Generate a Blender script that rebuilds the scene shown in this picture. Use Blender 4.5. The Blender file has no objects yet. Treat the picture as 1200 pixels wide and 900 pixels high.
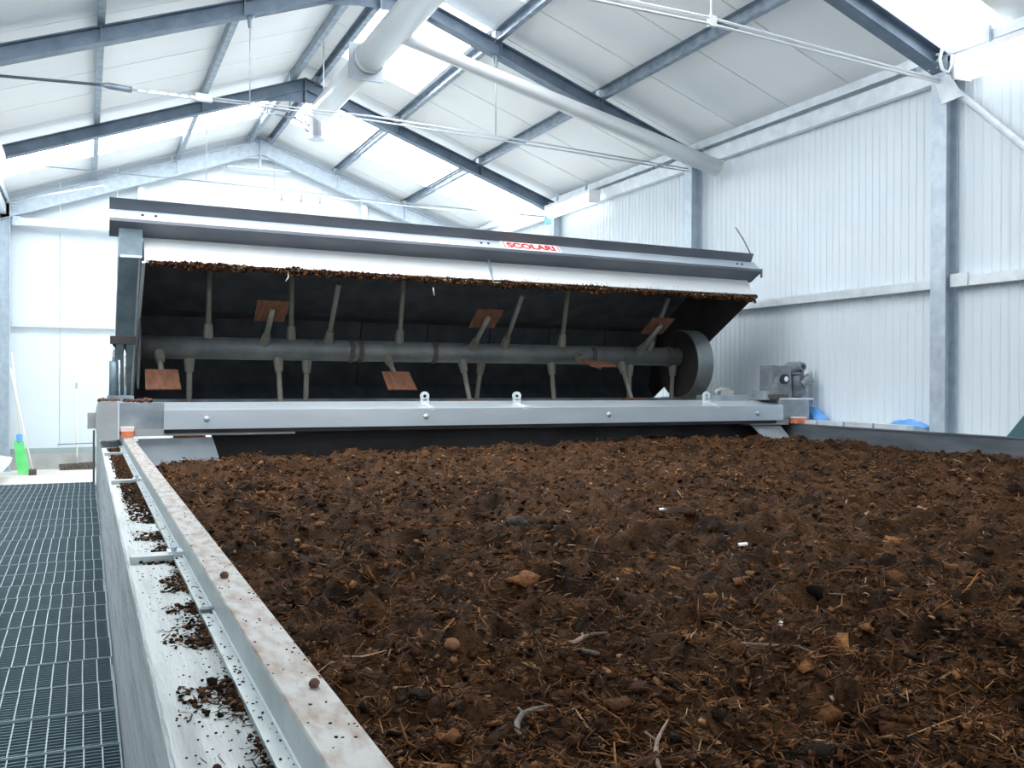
import bpy, bmesh, math, random
import numpy as np
from mathutils import Vector, Matrix

random.seed(7)
RNG = np.random.default_rng(11)
sc = bpy.context.scene
COL = sc.collection
C = 1.70            # eye height above the hall floor; builders below use heights relative to it

# ------------------------------------------------------------------ camera
cam_data = bpy.data.cameras.new('camera')
cam_data.sensor_width = 36.0
cam_data.lens = 1100.0 / 1200.0 * 36.0
cam_data.clip_start = 0.02
cam_data.clip_end = 200
cam = bpy.data.objects.new('camera', cam_data)
COL.objects.link(cam)
yaw, pitch, roll = math.radians(24.4), math.radians(-0.15), math.radians(0.30)
fw = Vector((math.sin(yaw) * math.cos(pitch), math.cos(yaw) * math.cos(pitch), math.sin(pitch)))
r0 = Vector((math.cos(yaw), -math.sin(yaw), 0))
u0 = r0.cross(fw)
ri = math.cos(roll) * r0 + math.sin(roll) * u0
up = -math.sin(roll) * r0 + math.cos(roll) * u0
cam.matrix_world = Matrix(((ri.x, up.x, -fw.x, 0), (ri.y, up.y, -fw.y, 0), (ri.z, up.z, -fw.z, C), (0, 0, 0, 1)))
sc.camera = cam

# ------------------------------------------------------------------ world, exposure
world = bpy.data.worlds.new('world')
sc.world = world
world.use_nodes = True
bg = world.node_tree.nodes['Background']
bg.inputs[0].default_value = (0.86, 0.93, 1.0, 1)
bg.inputs[1].default_value = 1.3
SKYLIGHT_E = 6.5
LAMP_E = 1.6
sc.view_settings.view_transform = 'Standard'
sc.view_settings.look = 'None'
sc.view_settings.gamma = 1.0
sc.view_settings.exposure = 0.45
sc.cycles.use_denoising = True
sc.cycles.max_bounces = 10
sc.cycles.diffuse_bounces = 7
sc.cycles.sample_clamp_indirect = 6

# ------------------------------------------------------------------ materials
def new_mat(name):
    m = bpy.data.materials.new(name)
    m.use_nodes = True
    return m, m.node_tree.nodes, m.node_tree.links, m.node_tree.nodes['Principled BSDF']

def mat(name, col, rough=0.5, metal=0.0, col2=None, scale=6.0, bump=0.0, bscale=40.0, stretch=(1, 1, 1), lo=0.35, hi=0.65, detail=4.0, rough2=None):
    m, N, L, b = new_mat(name)
    b.inputs['Base Color'].default_value = (*col, 1)
    b.inputs['Roughness'].default_value = rough
    b.inputs['Metallic'].default_value = metal
    if col2 is not None or bump:
        tc = N.new('ShaderNodeTexCoord'); mp = N.new('ShaderNodeMapping')
        mp.inputs['Scale'].default_value = stretch
        L.new(tc.outputs['Object'], mp.inputs['Vector'])
    if col2 is not None:
        n = N.new('ShaderNodeTexNoise'); n.inputs['Scale'].default_value = scale; n.inputs['Detail'].default_value = detail
        L.new(mp.outputs[0], n.inputs['Vector'])
        r = N.new('ShaderNodeValToRGB')
        r.color_ramp.elements[0].position = lo; r.color_ramp.elements[1].position = hi
        r.color_ramp.elements[0].color = (*col, 1); r.color_ramp.elements[1].color = (*col2, 1)
        L.new(n.outputs['Fac'], r.inputs['Fac']); L.new(r.outputs['Color'], b.inputs['Base Color'])
        if rough2 is not None:
            mr = N.new('ShaderNodeMapRange'); mr.inputs['To Min'].default_value = rough; mr.inputs['To Max'].default_value = rough2
            L.new(n.outputs['Fac'], mr.inputs['Value']); L.new(mr.outputs[0], b.inputs['Roughness'])
    if bump:
        n2 = N.new('ShaderNodeTexNoise'); n2.inputs['Scale'].default_value = bscale; n2.inputs['Detail'].default_value = 5
        L.new(mp.outputs[0], n2.inputs['Vector'])
        bp = N.new('ShaderNodeBump'); bp.inputs['Strength'].default_value = bump; bp.inputs['Distance'].default_value = 0.01
        L.new(n2.outputs['Fac'], bp.inputs['Height']); L.new(bp.outputs[0], b.inputs['Normal'])
    return m

def emit(name, col, e):
    m, N, L, b = new_mat(name)
    b.inputs['Base Color'].default_value = (0.9, 0.92, 0.92, 1)
    b.inputs['Emission Color'].default_value = (*col, 1)
    b.inputs['Emission Strength'].default_value = e
    return m

M = {}
M['panel'] = mat('white_wall_panel', (0.70, 0.765, 0.81), 0.38, 0, (0.74, 0.795, 0.83), 0.7)
M['roof'] = mat('white_roof_panel', (0.90, 0.915, 0.92), 0.42, 0, (0.93, 0.935, 0.925), 0.8, stretch=(1, 4, 1))
M['galv'] = mat('galvanised_steel', (0.46, 0.53, 0.60), 0.42, 0.45, (0.62, 0.69, 0.75), 9.0, lo=0.3, hi=0.7, rough2=0.6)
M['galv_light'] = mat('bright_galvanised', (0.66, 0.71, 0.75), 0.45, 0.35, (0.78, 0.82, 0.85), 7.0)
M['rafter'] = mat('shaded_galvanised_rafter', (0.14, 0.19, 0.25), 0.5, 0.45, (0.21, 0.26, 0.33), 5.0)  # darker than the other galvanised steel, its unlit look put into the colour
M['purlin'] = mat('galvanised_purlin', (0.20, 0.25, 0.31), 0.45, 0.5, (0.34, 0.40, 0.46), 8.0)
M['concrete'] = mat('white_concrete', (0.62, 0.65, 0.64), 0.85, 0, (0.38, 0.40, 0.40), 6.0, bump=0.9, bscale=30, stretch=(4, 0.35, 4), lo=0.42, hi=0.75)
M['floor'] = mat('pale_concrete_floor', (0.72, 0.70, 0.66), 0.8, 0, (0.62, 0.58, 0.52), 1.2, bump=0.2)
M['plinth'] = mat('grey_plinth', (0.50, 0.50, 0.48), 0.85, 0, (0.40, 0.40, 0.38), 4.0, bump=0.2)
M['sill'] = mat('grey_green_sill', (0.36, 0.43, 0.43), 0.5, 0.2)
M['grate'] = mat('grating_steel', (0.12, 0.18, 0.205), 0.5, 0.35, (0.17, 0.23, 0.26), 3.0)
M['grate_bar'] = mat('grating_cross_bar', (0.36, 0.45, 0.49), 0.4, 0.3)
M['rail_side'] = mat('rail_steel', (0.42, 0.47, 0.47), 0.45, 0.35, (0.52, 0.56, 0.56), 14.0)
M['rail_top'] = mat('rail_running_face', (0.43, 0.425, 0.41), 0.6, 0.15, (0.25, 0.175, 0.12), 22.0, stretch=(1.6, 0.6, 1), lo=0.40, hi=0.74, bump=0.25, bscale=80)
M['dark_rail'] = mat('dark_rail_steel', (0.10, 0.118, 0.135), 0.5, 0.4, (0.17, 0.187, 0.21), 4.0, stretch=(1, .5, 2))
M['beam_grey'] = mat('dark_grey_beam_steel', (0.22, 0.26, 0.29), 0.5, 0.35, (0.40, 0.44, 0.47), 3.5)
M['cover'] = mat('light_grey_cover_sheet', (0.50, 0.555, 0.60), 0.3, 0.4, (0.58, 0.635, 0.68), 3.0, stretch=(0.4, 1, 2))
M['end_grey'] = mat('grey_painted_steel', (0.36, 0.37, 0.37), 0.6, 0.1, (0.44, 0.45, 0.45), 4.0)
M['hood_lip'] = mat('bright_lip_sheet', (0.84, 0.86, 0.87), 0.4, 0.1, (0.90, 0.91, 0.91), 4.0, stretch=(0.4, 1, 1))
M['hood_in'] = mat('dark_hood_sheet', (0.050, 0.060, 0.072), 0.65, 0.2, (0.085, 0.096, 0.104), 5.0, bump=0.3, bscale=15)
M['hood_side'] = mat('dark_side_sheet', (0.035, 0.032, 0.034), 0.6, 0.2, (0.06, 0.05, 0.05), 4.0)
M['edge'] = mat('worn_plate_edge', (0.45, 0.46, 0.45), 0.5, 0.3)
M['top_beam'] = mat('channel_steel', (0.42, 0.48, 0.545), 0.45, 0.25, (0.50, 0.56, 0.62), 4.0, stretch=(0.4, 1, 1))
M['flange_dark'] = mat('shaded_channel_flange', (0.11, 0.125, 0.15), 0.5, 0.4, (0.155, 0.165, 0.185), 4.0, stretch=(0.4, 1, 1))  # same steel as the web, shade of the undersides put into the colour
M['arm'] = mat('blue_grey_arm_steel', (0.20, 0.27, 0.31), 0.4, 0.5, (0.32, 0.39, 0.43), 5.0)
M['chrome'] = mat('chrome_rod', (0.85, 0.88, 0.9), 0.12, 1.0)
M['shaft'] = mat('worn_grey_shaft', (0.19, 0.20, 0.20), 0.5, 0.3, (0.27, 0.28, 0.28), 5.0, bump=0.3)
M['shaft_band'] = mat('soiled_band', (0.08, 0.075, 0.07), 0.8, 0.1, (0.15, 0.13, 0.11), 20.0, bump=0.6)
M['tine'] = mat('tine_steel', (0.24, 0.24, 0.21), 0.6, 0.2, (0.32, 0.29, 0.23), 12.0)
M['paddle'] = mat('rusty_paddle', (0.24, 0.095, 0.05), 0.75, 0.1, (0.13, 0.06, 0.035), 7.0, stretch=(4, 1, 1))
M['disc'] = mat('drum_rim_steel', (0.26, 0.29, 0.29), 0.45, 0.4, (0.36, 0.39, 0.39), 4.0)
M['gear'] = mat('grey_cast_gearbox', (0.17, 0.19, 0.215), 0.5, 0.3, (0.26, 0.285, 0.31), 12.0)
M['bearing'] = mat('black_bearing', (0.05, 0.05, 0.055), 0.4, 0.3)
M['orange'] = mat('orange_scraper', (0.62, 0.13, 0.05), 0.6, 0, (0.70, 0.25, 0.14), 20.0)
M['pale_pink'] = mat('worn_pale_plate', (0.75, 0.66, 0.64), 0.6)
M['skirt'] = mat('black_rubber_and_shade', (0.014, 0.015, 0.018), 0.55, 0, (0.035, 0.038, 0.045), 2.0)
M['deflect'] = mat('grey_deflector', (0.30, 0.34, 0.38), 0.5, 0.3, (0.40, 0.44, 0.48), 3.0)
M['duct'] = mat('pale_duct', (0.66, 0.69, 0.70), 0.33, 0.25, (0.72, 0.74, 0.75), 2.0)
M['duct_plate'] = mat('grey_duct_plate', (0.36, 0.40, 0.44), 0.45, 0.4)
M['skylight'] = emit('skylight_and_fill_sheet', (0.93, 0.97, 1.0), SKYLIGHT_E)
M['skylight_dim'] = emit('dimmed_skylight_sheet', (0.93, 0.97, 1.0), 2.2)  # emission cut so the wall under this pane is not over-lit
M['lamp'] = emit('lamp_diffuser', (0.95, 0.98, 1.0), LAMP_E)
M['white_rod'] = mat('white_rod', (0.86, 0.88, 0.9), 0.4, 0.2)
M['dark_rod'] = mat('dark_rod', (0.10, 0.12, 0.14), 0.5, 0.4)
M['blue'] = mat('blue_sheet', (0.09, 0.32, 0.78), 0.45, 0, (0.20, 0.48, 0.90), 3.0)
M['lightblue'] = mat('pale_blue_plastic', (0.30, 0.66, 0.82), 0.4)
M['green'] = mat('green_plastic', (0.10, 0.66, 0.16), 0.4, 0, (0.20, 0.80, 0.28), 4.0)
M['pole'] = mat('white_pole', (0.80, 0.77, 0.68), 0.5)
M['bristle'] = mat('dark_bristle', (0.06, 0.05, 0.045), 0.9, 0, (0.16, 0.13, 0.11), 30)
M['red'] = mat('red_lettering', (0.50, 0.015, 0.015), 0.6)
M['plate_white'] = mat('white_name_plate', (0.88, 0.86, 0.86), 0.4)
M['can'] = mat('pinkish_grey_can', (0.40, 0.41, 0.44), 0.45, 0.3, (0.36, 0.33, 0.38), 4.0)
M['teal'] = mat('dark_teal_cover', (0.06, 0.13, 0.15), 0.5)
M['scrap'] = mat('white_scrap', (0.85, 0.85, 0.84), 0.5)
M['scrap_grey'] = mat('pale_grey_scrap', (0.20, 0.175, 0.155), 0.8, 0, (0.11, 0.09, 0.075), 60, stretch=(1, 3, 1))
M['twig'] = mat('pinkish_twig', (0.30, 0.20, 0.155), 0.7, 0, (0.12, 0.07, 0.045), 30)
M['orange_clod'] = mat('orange_clod', (0.24, 0.11, 0.045), 0.9, 0, (0.15, 0.07, 0.03), 40, bump=0.8, bscale=60)
M['dark_clod'] = mat('dark_clod', (0.012, 0.010, 0.009), 0.9, 0, (0.03, 0.024, 0.02), 30, bump=1.0, bscale=50)
M['clod'] = mat('brown_clod', (0.085, 0.04, 0.028), 0.9, 0, (0.16, 0.075, 0.05), 25, bump=0.8, bscale=60)

def tint_mat():
    m, N, L, b = new_mat('compost_fibre')
    a = N.new('ShaderNodeAttribute'); a.attribute_name = 'tint'
    tc = N.new('ShaderNodeTexCoord')
    n = N.new('ShaderNodeTexNoise'); n.inputs['Scale'].default_value = 70; n.inputs['Detail'].default_value = 6
    L.new(tc.outputs['Object'], n.inputs['Vector'])
    mr = N.new('ShaderNodeMapRange'); mr.inputs['From Min'].default_value = 0.25; mr.inputs['From Max'].default_value = 0.75
    mr.inputs['To Min'].default_value = 0.55; mr.inputs['To Max'].default_value = 1.5
    L.new(n.outputs['Fac'], mr.inputs['Value'])
    mx = N.new('ShaderNodeVectorMath'); mx.operation = 'SCALE'
    L.new(a.outputs['Color'], mx.inputs[0]); L.new(mr.outputs[0], mx.inputs['Scale'])
    L.new(mx.outputs[0], b.inputs['Base Color'])
    b.inputs['Roughness'].default_value = 0.8
    b.inputs['Specular IOR Level'].default_value = 0.08
    bp = N.new('ShaderNodeBump'); bp.inputs['Strength'].default_value = 0.8; bp.inputs['Distance'].default_value = 0.008
    L.new(n.outputs['Fac'], bp.inputs['Height']); L.new(bp.outputs[0], b.inputs['Normal'])
    return m
M['compost'] = tint_mat()

# ------------------------------------------------------------------ builders
def root_loc(o):
    while o.parent:
        o = o.parent
    return Vector(o.location)

def link_mesh(name, me, m, parent=None):
    o = bpy.data.objects.new(name, me)
    COL.objects.link(o)
    if m is not None:
        for x in (m if isinstance(m, (list, tuple)) else [m]):
            me.materials.append(x)
    if parent is not None:
        o.parent = parent
    return o

def obj(name, bm, m, parent=None, loc=None, smooth=False):
    """bm holds heights relative to the eye; loc = origin of a top-level mesh (same frame)"""
    for v in bm.verts:
        v.co.z += C
    if parent is not None:
        off = root_loc(parent)
    elif loc is not None:
        off = Vector((loc[0], loc[1], loc[2] + C))
    else:
        off = Vector((0, 0, 0))
    for v in bm.verts:
        v.co -= off
    bmesh.ops.recalc_face_normals(bm, faces=bm.faces[:])
    me = bpy.data.meshes.new(name)
    bm.to_mesh(me); bm.free()
    if smooth:
        for p in me.polygons:
            p.use_smooth = True
    o = link_mesh(name, me, m, parent)
    if parent is None:
        o.location = off
    return o

def tag(o, label, cat, group=None, kind=None):
    o['label'] = label
    o['category'] = cat
    if group: o['group'] = group
    if kind: o['kind'] = kind
    return o

def thing(name, label, cat, loc, group=None):
    o = bpy.data.objects.new(name, None)
    o.empty_display_size = 0.1
    COL.objects.link(o)
    o.location = (loc[0], loc[1], loc[2] + C)
    return tag(o, label, cat, group)

def struct(name, bm, m, parent=None, smooth=False):
    o = obj(name, bm, m, parent, smooth=smooth)
    if parent is None:
        o['kind'] = 'structure'
    return o

def B():
    return bmesh.new()

def hexa(bm, c8, mi=0):
    vs = [bm.verts.new(c) for c in c8]
    for f in ((0, 3, 2, 1), (4, 5, 6, 7), (0, 1, 5, 4), (1, 2, 6, 5), (2, 3, 7, 6), (3, 0, 4, 7)):
        bm.faces.new([vs[i] for i in f]).material_index = mi
    return bm

def box(bm, x0, x1, y0, y1, z0, z1, mi=0):
    return hexa(bm, [(x0, y0, z0), (x1, y0, z0), (x1, y1, z0), (x0, y1, z0), (x0, y0, z1), (x1, y0, z1), (x1, y1, z1), (x0, y1, z1)], mi)

def prism_x(bm, prof, x0, x1, dz=0.0, closed=True):
    """(y, z) outline swept along x, dz = rise at the far end"""
    a = [bm.verts.new((x0, y, z)) for y, z in prof]
    b = [bm.verts.new((x1, y, z + dz)) for y, z in prof]
    n = len(prof)
    for i in range(n):
        j = (i + 1) % n
        bm.faces.new((a[i], a[j], b[j], b[i]))
    bm.faces.new(a[::-1]); bm.faces.new(b)
    return bm

def prism_y(bm, prof, y0, y1):
    a = [bm.verts.new((x, y0, z)) for x, z in prof]
    b = [bm.verts.new((x, y1, z)) for x, z in prof]
    n = len(prof)
    for i in range(n):
        j = (i + 1) % n
        bm.faces.new((a[i], a[j], b[j], b[i]))
    bm.faces.new(a[::-1]); bm.faces.new(b)
    return bm

def sheet(pts, t):
    """thick outline of an open (y, z) polyline"""
    out, inn = [], []
    n = len(pts)
    for i, (y, z) in enumerate(pts):
        d = Vector((0, 0))
        if i > 0: d += (Vector(pts[i]) - Vector(pts[i - 1])).normalized()
        if i < n - 1: d += (Vector(pts[i + 1]) - Vector(pts[i])).normalized()
        d.normalize()
        nn = Vector((-d.y, d.x)) * t
        out.append((y, z)); inn.append((y + nn.x, z + nn.y))
    return out + inn[::-1]

def sheet_x(bm, pts, t, x0, x1, dz=0.0):
    """bent sheet with quads (no concave caps)"""
    pr = sheet(pts, t); n = len(pts)
    for i in range(n - 1):
        q = [pr[i], pr[i + 1], pr[2 * n - 2 - i], pr[2 * n - 1 - i]]
        prism_x(bm, q, x0, x1, dz)
    return bm

def frame_of(d):
    d = d.normalized()
    a = Vector((0, 0, 1)) if abs(d.z) < 0.9 else Vector((1, 0, 0))
    u = d.cross(a).normalized(); v = d.cross(u).normalized()
    return u, v

def tube(bm, pts, r, seg=10, caps=True, radii=None):
    pts = [Vector(p) for p in pts]
    rings = []
    for i, p in enumerate(pts):
        if i == 0: d = pts[1] - p
        elif i == len(pts) - 1: d = p - pts[i - 1]
        else: d = (pts[i + 1] - p).normalized() + (p - pts[i - 1]).normalized()
        u, v = frame_of(d)
        rr = radii[i] if radii else r
        ring = [bm.verts.new(p + (u * math.cos(2 * math.pi * k / seg) + v * math.sin(2 * math.pi * k / seg)) * rr) for k in range(seg)]
        rings.append(ring)
    for a, b in zip(rings, rings[1:]):
        # align the rings so quads do not twist
        best = min(range(seg), key=lambda s: (a[0].co - b[s].co).length)
        b2 = b[best:] + b[:best]
        if (a[1].co - b2[1].co).length > (a[1].co - b2[-1].co).length:
            b2 = [b2[0]] + b2[:0:-1]
        for k in range(seg):
            bm.faces.new((a[k], a[(k + 1) % seg], b2[(k + 1) % seg], b2[k]))
        b[:] = b2
    if caps:
        bm.faces.new(rings[0][::-1]); bm.faces.new(rings[-1])
    return bm

def ball(bm, c, r, sub=2, jitter=0.0, sc3=(1, 1, 1)):
    res = bmesh.ops.create_icosphere(bm, subdivisions=sub, radius=1)
    for v in res['verts']:
        k = 1 + random.uniform(-jitter, jitter)
        v.co = Vector((c[0] + v.co.x * r * k * sc3[0], c[1] + v.co.y * r * k * sc3[1], c[2] + v.co.z * r * k * sc3[2]))
    return bm

# ------------------------------------------------------------------ hall dimensions (heights relative to the eye)
XL, XR, XC = -1.46, 7.88, 3.21
YN, YF = -6.9, 19.8
ZF = -C
def zb(x):            # underside of the rafters
    return 4.70 - 0.36 * abs(x - XC)
RAF = 0.19
ROOF = 0.352           # underside of the roof panels above zb
FRAMES = [6.75, 11.02, 15.27, 19.55]

# floor
bm = box(B(), XL - 0.1, XR + 0.1, YN - 0.1, YF + 0.1, ZF - 0.2, ZF)
struct('floor', bm, M['floor'])

# right wall with ribbed panels, left wall with flat ones
def rib_panel(zt):
    bm = B()
    prof = []
    for k in range(10):
        y = k * 0.1
        prof += [(0.0, y + 0.004), (0.0, y + 0.078), (-0.007, y + 0.084), (-0.007, y + 0.094)]
    prof[0] = (0.0, 0.004)
    prof[-1] = (-0.007, 0.996)
    a = [bm.verts.new((x, y, ZF)) for x, y in prof]
    b = [bm.verts.new((x, y, zt)) for x, y in prof]
    for i in range(len(prof) - 1):
        bm.faces.new((a[i], a[i + 1], b[i + 1], b[i]))
    for p, q in ((0, 0), (-1, -1)):     # joint returns
        va, vb = bm.verts.new((0.02, prof[p][1], ZF)), bm.verts.new((0.02, prof[p][1], zt))
        bm.faces.new((a[p], va, vb, b[p]))
    return bm
zwall = zb(XR) + ROOF
wr = struct('wall_right', box(B(), XR + 0.02, XR + 0.10, YN, YF, ZF, zwall), M['panel'])
proto = None
for k in range(27):
    y = YN + k
    if proto is None:
        proto = obj('wall_panel', rib_panel(zwall), M['panel'], wr)
        p = proto
    else:
        p = proto.copy(); COL.objects.link(p); p.parent = wr
    p.location = (XR, y, 0)
wl = struct('wall_left', box(B(), XL - 0.10, XL, YN, YF, ZF, zwall), M['panel'])

# end wall: panels with a sloped gable top
wb = struct('wall_back', box(B(), XL - 0.1, XR + 0.1, YF + 0.045, YF + 0.10, ZF, zwall - 0.4), M['panel'])
for k in range(10):
    x0 = XL + k; x1 = min(x0 + 1, XR)
    if x1 <= x0: break
    xs = [x0 + 0.004, x1 - 0.004]
    if x0 < XC < x1: xs = [x0 + 0.004, XC, x1 - 0.004]
    bm = B()
    lo = [(x, ZF) for x in xs]; hi = [(x, zb(x) + ROOF) for x in xs]
    prism_y(bm, lo + hi[::-1], YF, YF + 0.045)
    obj('wall_panel', bm, M['panel'], wb)
# near end wall, unseen; wide doorway added to let light in from behind
wf = B()
box(wf, XL - 0.1, 0.4, YN - 0.1, YN, ZF, zwall)
box(wf, 6.6, XR + 0.1, YN - 0.1, YN, ZF, zwall)
prism_y(wf, [(XL, 2.4), (XR, 2.4), (XR, zwall), (XC, zb(XC) + ROOF), (XL, zwall)], YN - 0.1, YN - 0.02)
struct('wall_front', wf, M['panel'])

# plinth and sill of the end wall
struct('baseboard_back', box(B(), XL, XR, YF - 0.09, YF, ZF, -1.41), M['plinth'])
struct('trim_1', box(B(), XL, XR, YF - 0.06, YF, -1.41, -1.30), M['sill'])

# ceiling
ceil = B()
for s in (-1, 1):
    xe = XL - 0.1 if s < 0 else XR + 0.1
    prism_y(ceil, [(XC, zb(XC) + ROOF + 0.09), (xe, zb(xe) + ROOF + 0.09), (xe, zb(xe) + ROOF + 0.14), (XC, zb(XC) + ROOF + 0.14)], YN - 0.1, YF + 0.1)
ceiling = struct('ceiling', ceil, M['roof'])
SKY = {(6.1, 1), (5.1, -1), (6.1, -1), (7.1, -1), (8.1, -1), (16.1, 1), (16.1, -1), (17.1, 1), (17.1, -1), (-3.9, 1), (-3.9, -1)}  # near left panes and the rear pair are unseen, added as fill light
y = YN
ridge_sky = {4.1, 5.1, 7.1, 8.1, 9.1, 11.1, 12.1, 13.1}  # strips before the second frame are unseen, added to brighten the machine
roof_proto = {}
for s in (-1, 1):
    xe = XL if s < 0 else XR
    for k in range(27):
        y0 = YN + k
        ykey = round(y0, 1)
        issky = (ykey, s) in SKY
        def rp(xa, xb, nm, m):
            bm = B()
            xa_, xb_ = min(xa, xb), max(xa, xb)
            z0 = [zb(xa_) + ROOF, zb(xb_) + ROOF]
            y1 = min(y0 + 0.988, YF - 0.005) if nm == 'roof_panel' else y0 + 0.999
            hexa(bm, [(xa_, y0 + 0.006, z0[0]), (xb_, y0 + 0.006, z0[1]), (xb_, y1, z0[1]), (xa_, y1, z0[0]),
                      (xa_, y0 + 0.006, z0[0] + 0.085), (xb_, y0 + 0.006, z0[1] + 0.085), (xb_, y1, z0[1] + 0.085), (xa_, y1, z0[0] + 0.085)])
            return obj(nm, bm, m, ceiling)
        if y0 >= YF: continue
        if issky:
            o = rp(XC + s * 0.30, xe, 'skylight_or_fill_pane', M['skylight_dim'] if (ykey, s) == (6.1, 1) else M['skylight'])
            rp(XC, XC + s * 0.30, 'roof_panel', M['roof'])
        elif s > 0 and ykey in ridge_sky:
            rp(XC + 0.30, 4.70, 'skylight_or_fill_pane', M['skylight'])
            rp(XC, XC + 0.30, 'roof_panel', M['roof'])
            rp(4.70, xe, 'roof_panel', M['roof'])
        else:
            rp(XC, xe, 'roof_panel', M['roof'])

# concrete walls of the composting trench
TW = -0.56
bm = B()
prism_y(bm, [(0.114, ZF), (0.355, ZF), (0.355, TW), (0.120, TW), (0.114, TW - 0.006)], -3.0, 12.6)
struct('wall_trench', bm, M['concrete'])
struct('wall_trench_right', box(B(), 7.36, 7.868, -3.0, 12.6, ZF, -0.585), M['concrete'])
struct('wall_trench_end', box(B(), 0.36, 7.355, 12.3, 12.6, ZF, -0.75), M['concrete'])

# raised walkway: grating planks between two edge angles
GZ = -1.20
bm = B()
box(bm, -1.30, -1.24, -1.0, 12.06, GZ - 0.12, GZ - 0.036)
box(bm, 0.05, 0.112, -1.0, 12.06, GZ - 0.12, GZ - 0.036)
for k in range(5):
    box(bm, -1.24, 0.05, 0.3 + k * 2.9, 0.36 + k * 2.9, GZ - 0.12, GZ - 0.037)
walk = struct('floor_walkway', bm, M['galv'])
PL = 0.348
def plank():
    bm = B()
    x0, x1 = -1.275, 0.104
    y1 = PL - 0.005
    n = 12
    for k in range(1, n):
        yy = y1 * k / n
        box(bm, x0, x1, yy - 0.0022, yy + 0.0022, GZ - 0.030, GZ - 0.002, 0)
    m = 25
    for k in range(1, m):
        xx = x0 + (x1 - x0) * k / m
        box(bm, xx - 0.0022, xx + 0.0022, 0.003, y1 - 0.003, GZ - 0.012, GZ, 1)
    box(bm, x0, x1, 0, 0.0035, GZ - 0.032, GZ + 0.002, 1)
    box(bm, x0, x1, y1 - 0.0035, y1, GZ - 0.032, GZ, 0)
    box(bm, x0, x0 + 0.004, 0, y1, GZ - 0.032, GZ + 0.001, 1)
    box(bm, x1 - 0.004, x1, 0, y1, GZ - 0.032, GZ + 0.001, 1)
    return bm
proto = obj('grating_panel', plank(), [M['grate'], M['grate_bar']], walk)
npl = 37
for k in range(npl):
    p = proto
    if k:
        p = proto.copy(); COL.objects.link(p); p.parent = walk
    p.location = (random.uniform(-0.006, 0.004), 12.06 - (k + 1) * PL, random.uniform(-0.004, 0.003))

# ------------------------------------------------------------------ portal frames
def shear(bm, x0, x1, y0, y1, a, b):
    """bar along a roof slope between x0 and x1, from zb+a to zb+b"""
    hexa(bm, [(x0, y0, zb(x0) + a), (x1, y0, zb(x1) + a), (x1, y1, zb(x1) + a), (x0, y1, zb(x0) + a),
              (x0, y0, zb(x0) + b), (x1, y0, zb(x1) + b), (x1, y1, zb(x1) + b), (x0, y1, zb(x0) + b)])

def column(bm, xi, xo, y, zt):
    s = 1 if xo > xi else -1
    xa, xb_ = sorted((xi, xi + s * 0.012)); box(bm, xa, xb_, y - 0.09, y + 0.09, ZF, zt)
    xa, xb_ = sorted((xo - s * 0.012, xo)); box(bm, xa, xb_, y - 0.09, y + 0.09, ZF, zt)
    xa, xb_ = sorted((xi + s * 0.012, xo - s * 0.012)); box(bm, xa, xb_, y - 0.006, y + 0.006, ZF, zt)
    xa, xb_ = sorted((xi - s * 0.03, xo)); box(bm, xa, xb_, y - 0.10, y + 0.10, ZF, ZF + 0.02)

flabels = ['galvanised portal frame nearest the camera, its column standing beside the sloping wall brace',
           'dark portal frame crossing above the near end of the machine, with turnbuckle tie rod',
           'dark portal frame just in front of the hanging can, lamps glowing at its knees',
           'pale galvanised portal frame against the far gable wall']
frames = []
for y, lab in zip(FRAMES, flabels):
    t = thing('portal_frame', lab, 'steel frame', (XC, y, ZF), 'portal frames of the hall')
    frames.append(t)
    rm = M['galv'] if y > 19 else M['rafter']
    for xi, xo in ((7.70, 7.87), (-1.28, -1.45)):
        bm = B(); column(bm, xi, xo, y, zb(7.70) + 0.14)
        o = obj('column', bm, M['galv'], t)
    for s in (-1, 1):
        bm = B()
        xa, xb_ = sorted((XC + s * 0.006, XC + s * 4.66))
        lo = -0.11 if y > 19 else 0.0
        shear(bm, xa, xb_, y - 0.08, y + 0.08, lo, lo + 0.014)
        shear(bm, xa, xb_, y - 0.006, y + 0.006, lo + 0.014, RAF - 0.014)
        shear(bm, xa, xb_, y - 0.08, y + 0.08, RAF - 0.014, RAF)
        # web stiffeners under the purlins
        for off in (1.59, 3.08):
            xs = XC + s * off
            shear(bm, xs - 0.006, xs + 0.006, y - 0.074, y + 0.074, lo + 0.014, RAF - 0.014)
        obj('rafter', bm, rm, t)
    bm = B()
    prism_y(bm, [(XC - 0.80, zb(XC - 0.80) + 0.012), (XC - 0.24, zb(XC) - 0.20), (XC + 0.24, zb(XC) - 0.20), (XC + 0.80, zb(XC + 0.80) + 0.012), (XC, zb(XC) + 0.03)], y - 0.012, y + 0.012)
    obj('ridge_haunch', bm, rm, t)
    bm = box(B(), XC - 0.012, XC + 0.012, y - 0.085, y + 0.085, zb(XC) - 0.205, zb(XC) + RAF)
    obj('ridge_plate', bm, rm, t)
    for s in (-1, 1):
        bm = B()
        for q in (0.08, 0.14, 0.20):
            for dy in (-0.05, 0.05):
                tube(bm, [(XC + s * 4.47, y + dy, zb(XC + s * 4.47) + q - 0.05), (XC + s * 4.40, y + dy, zb(XC + s * 4.47) + q - 0.05)], 0.014, 6)
        o = obj('bolt_row', bm, M['galv_light'], t); o['kind'] = 'stuff'

def rod(name, pts, r, m, parent, seg=6):
    return obj(name, tube(B(), pts, r, seg), m, parent, smooth=True)

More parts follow.
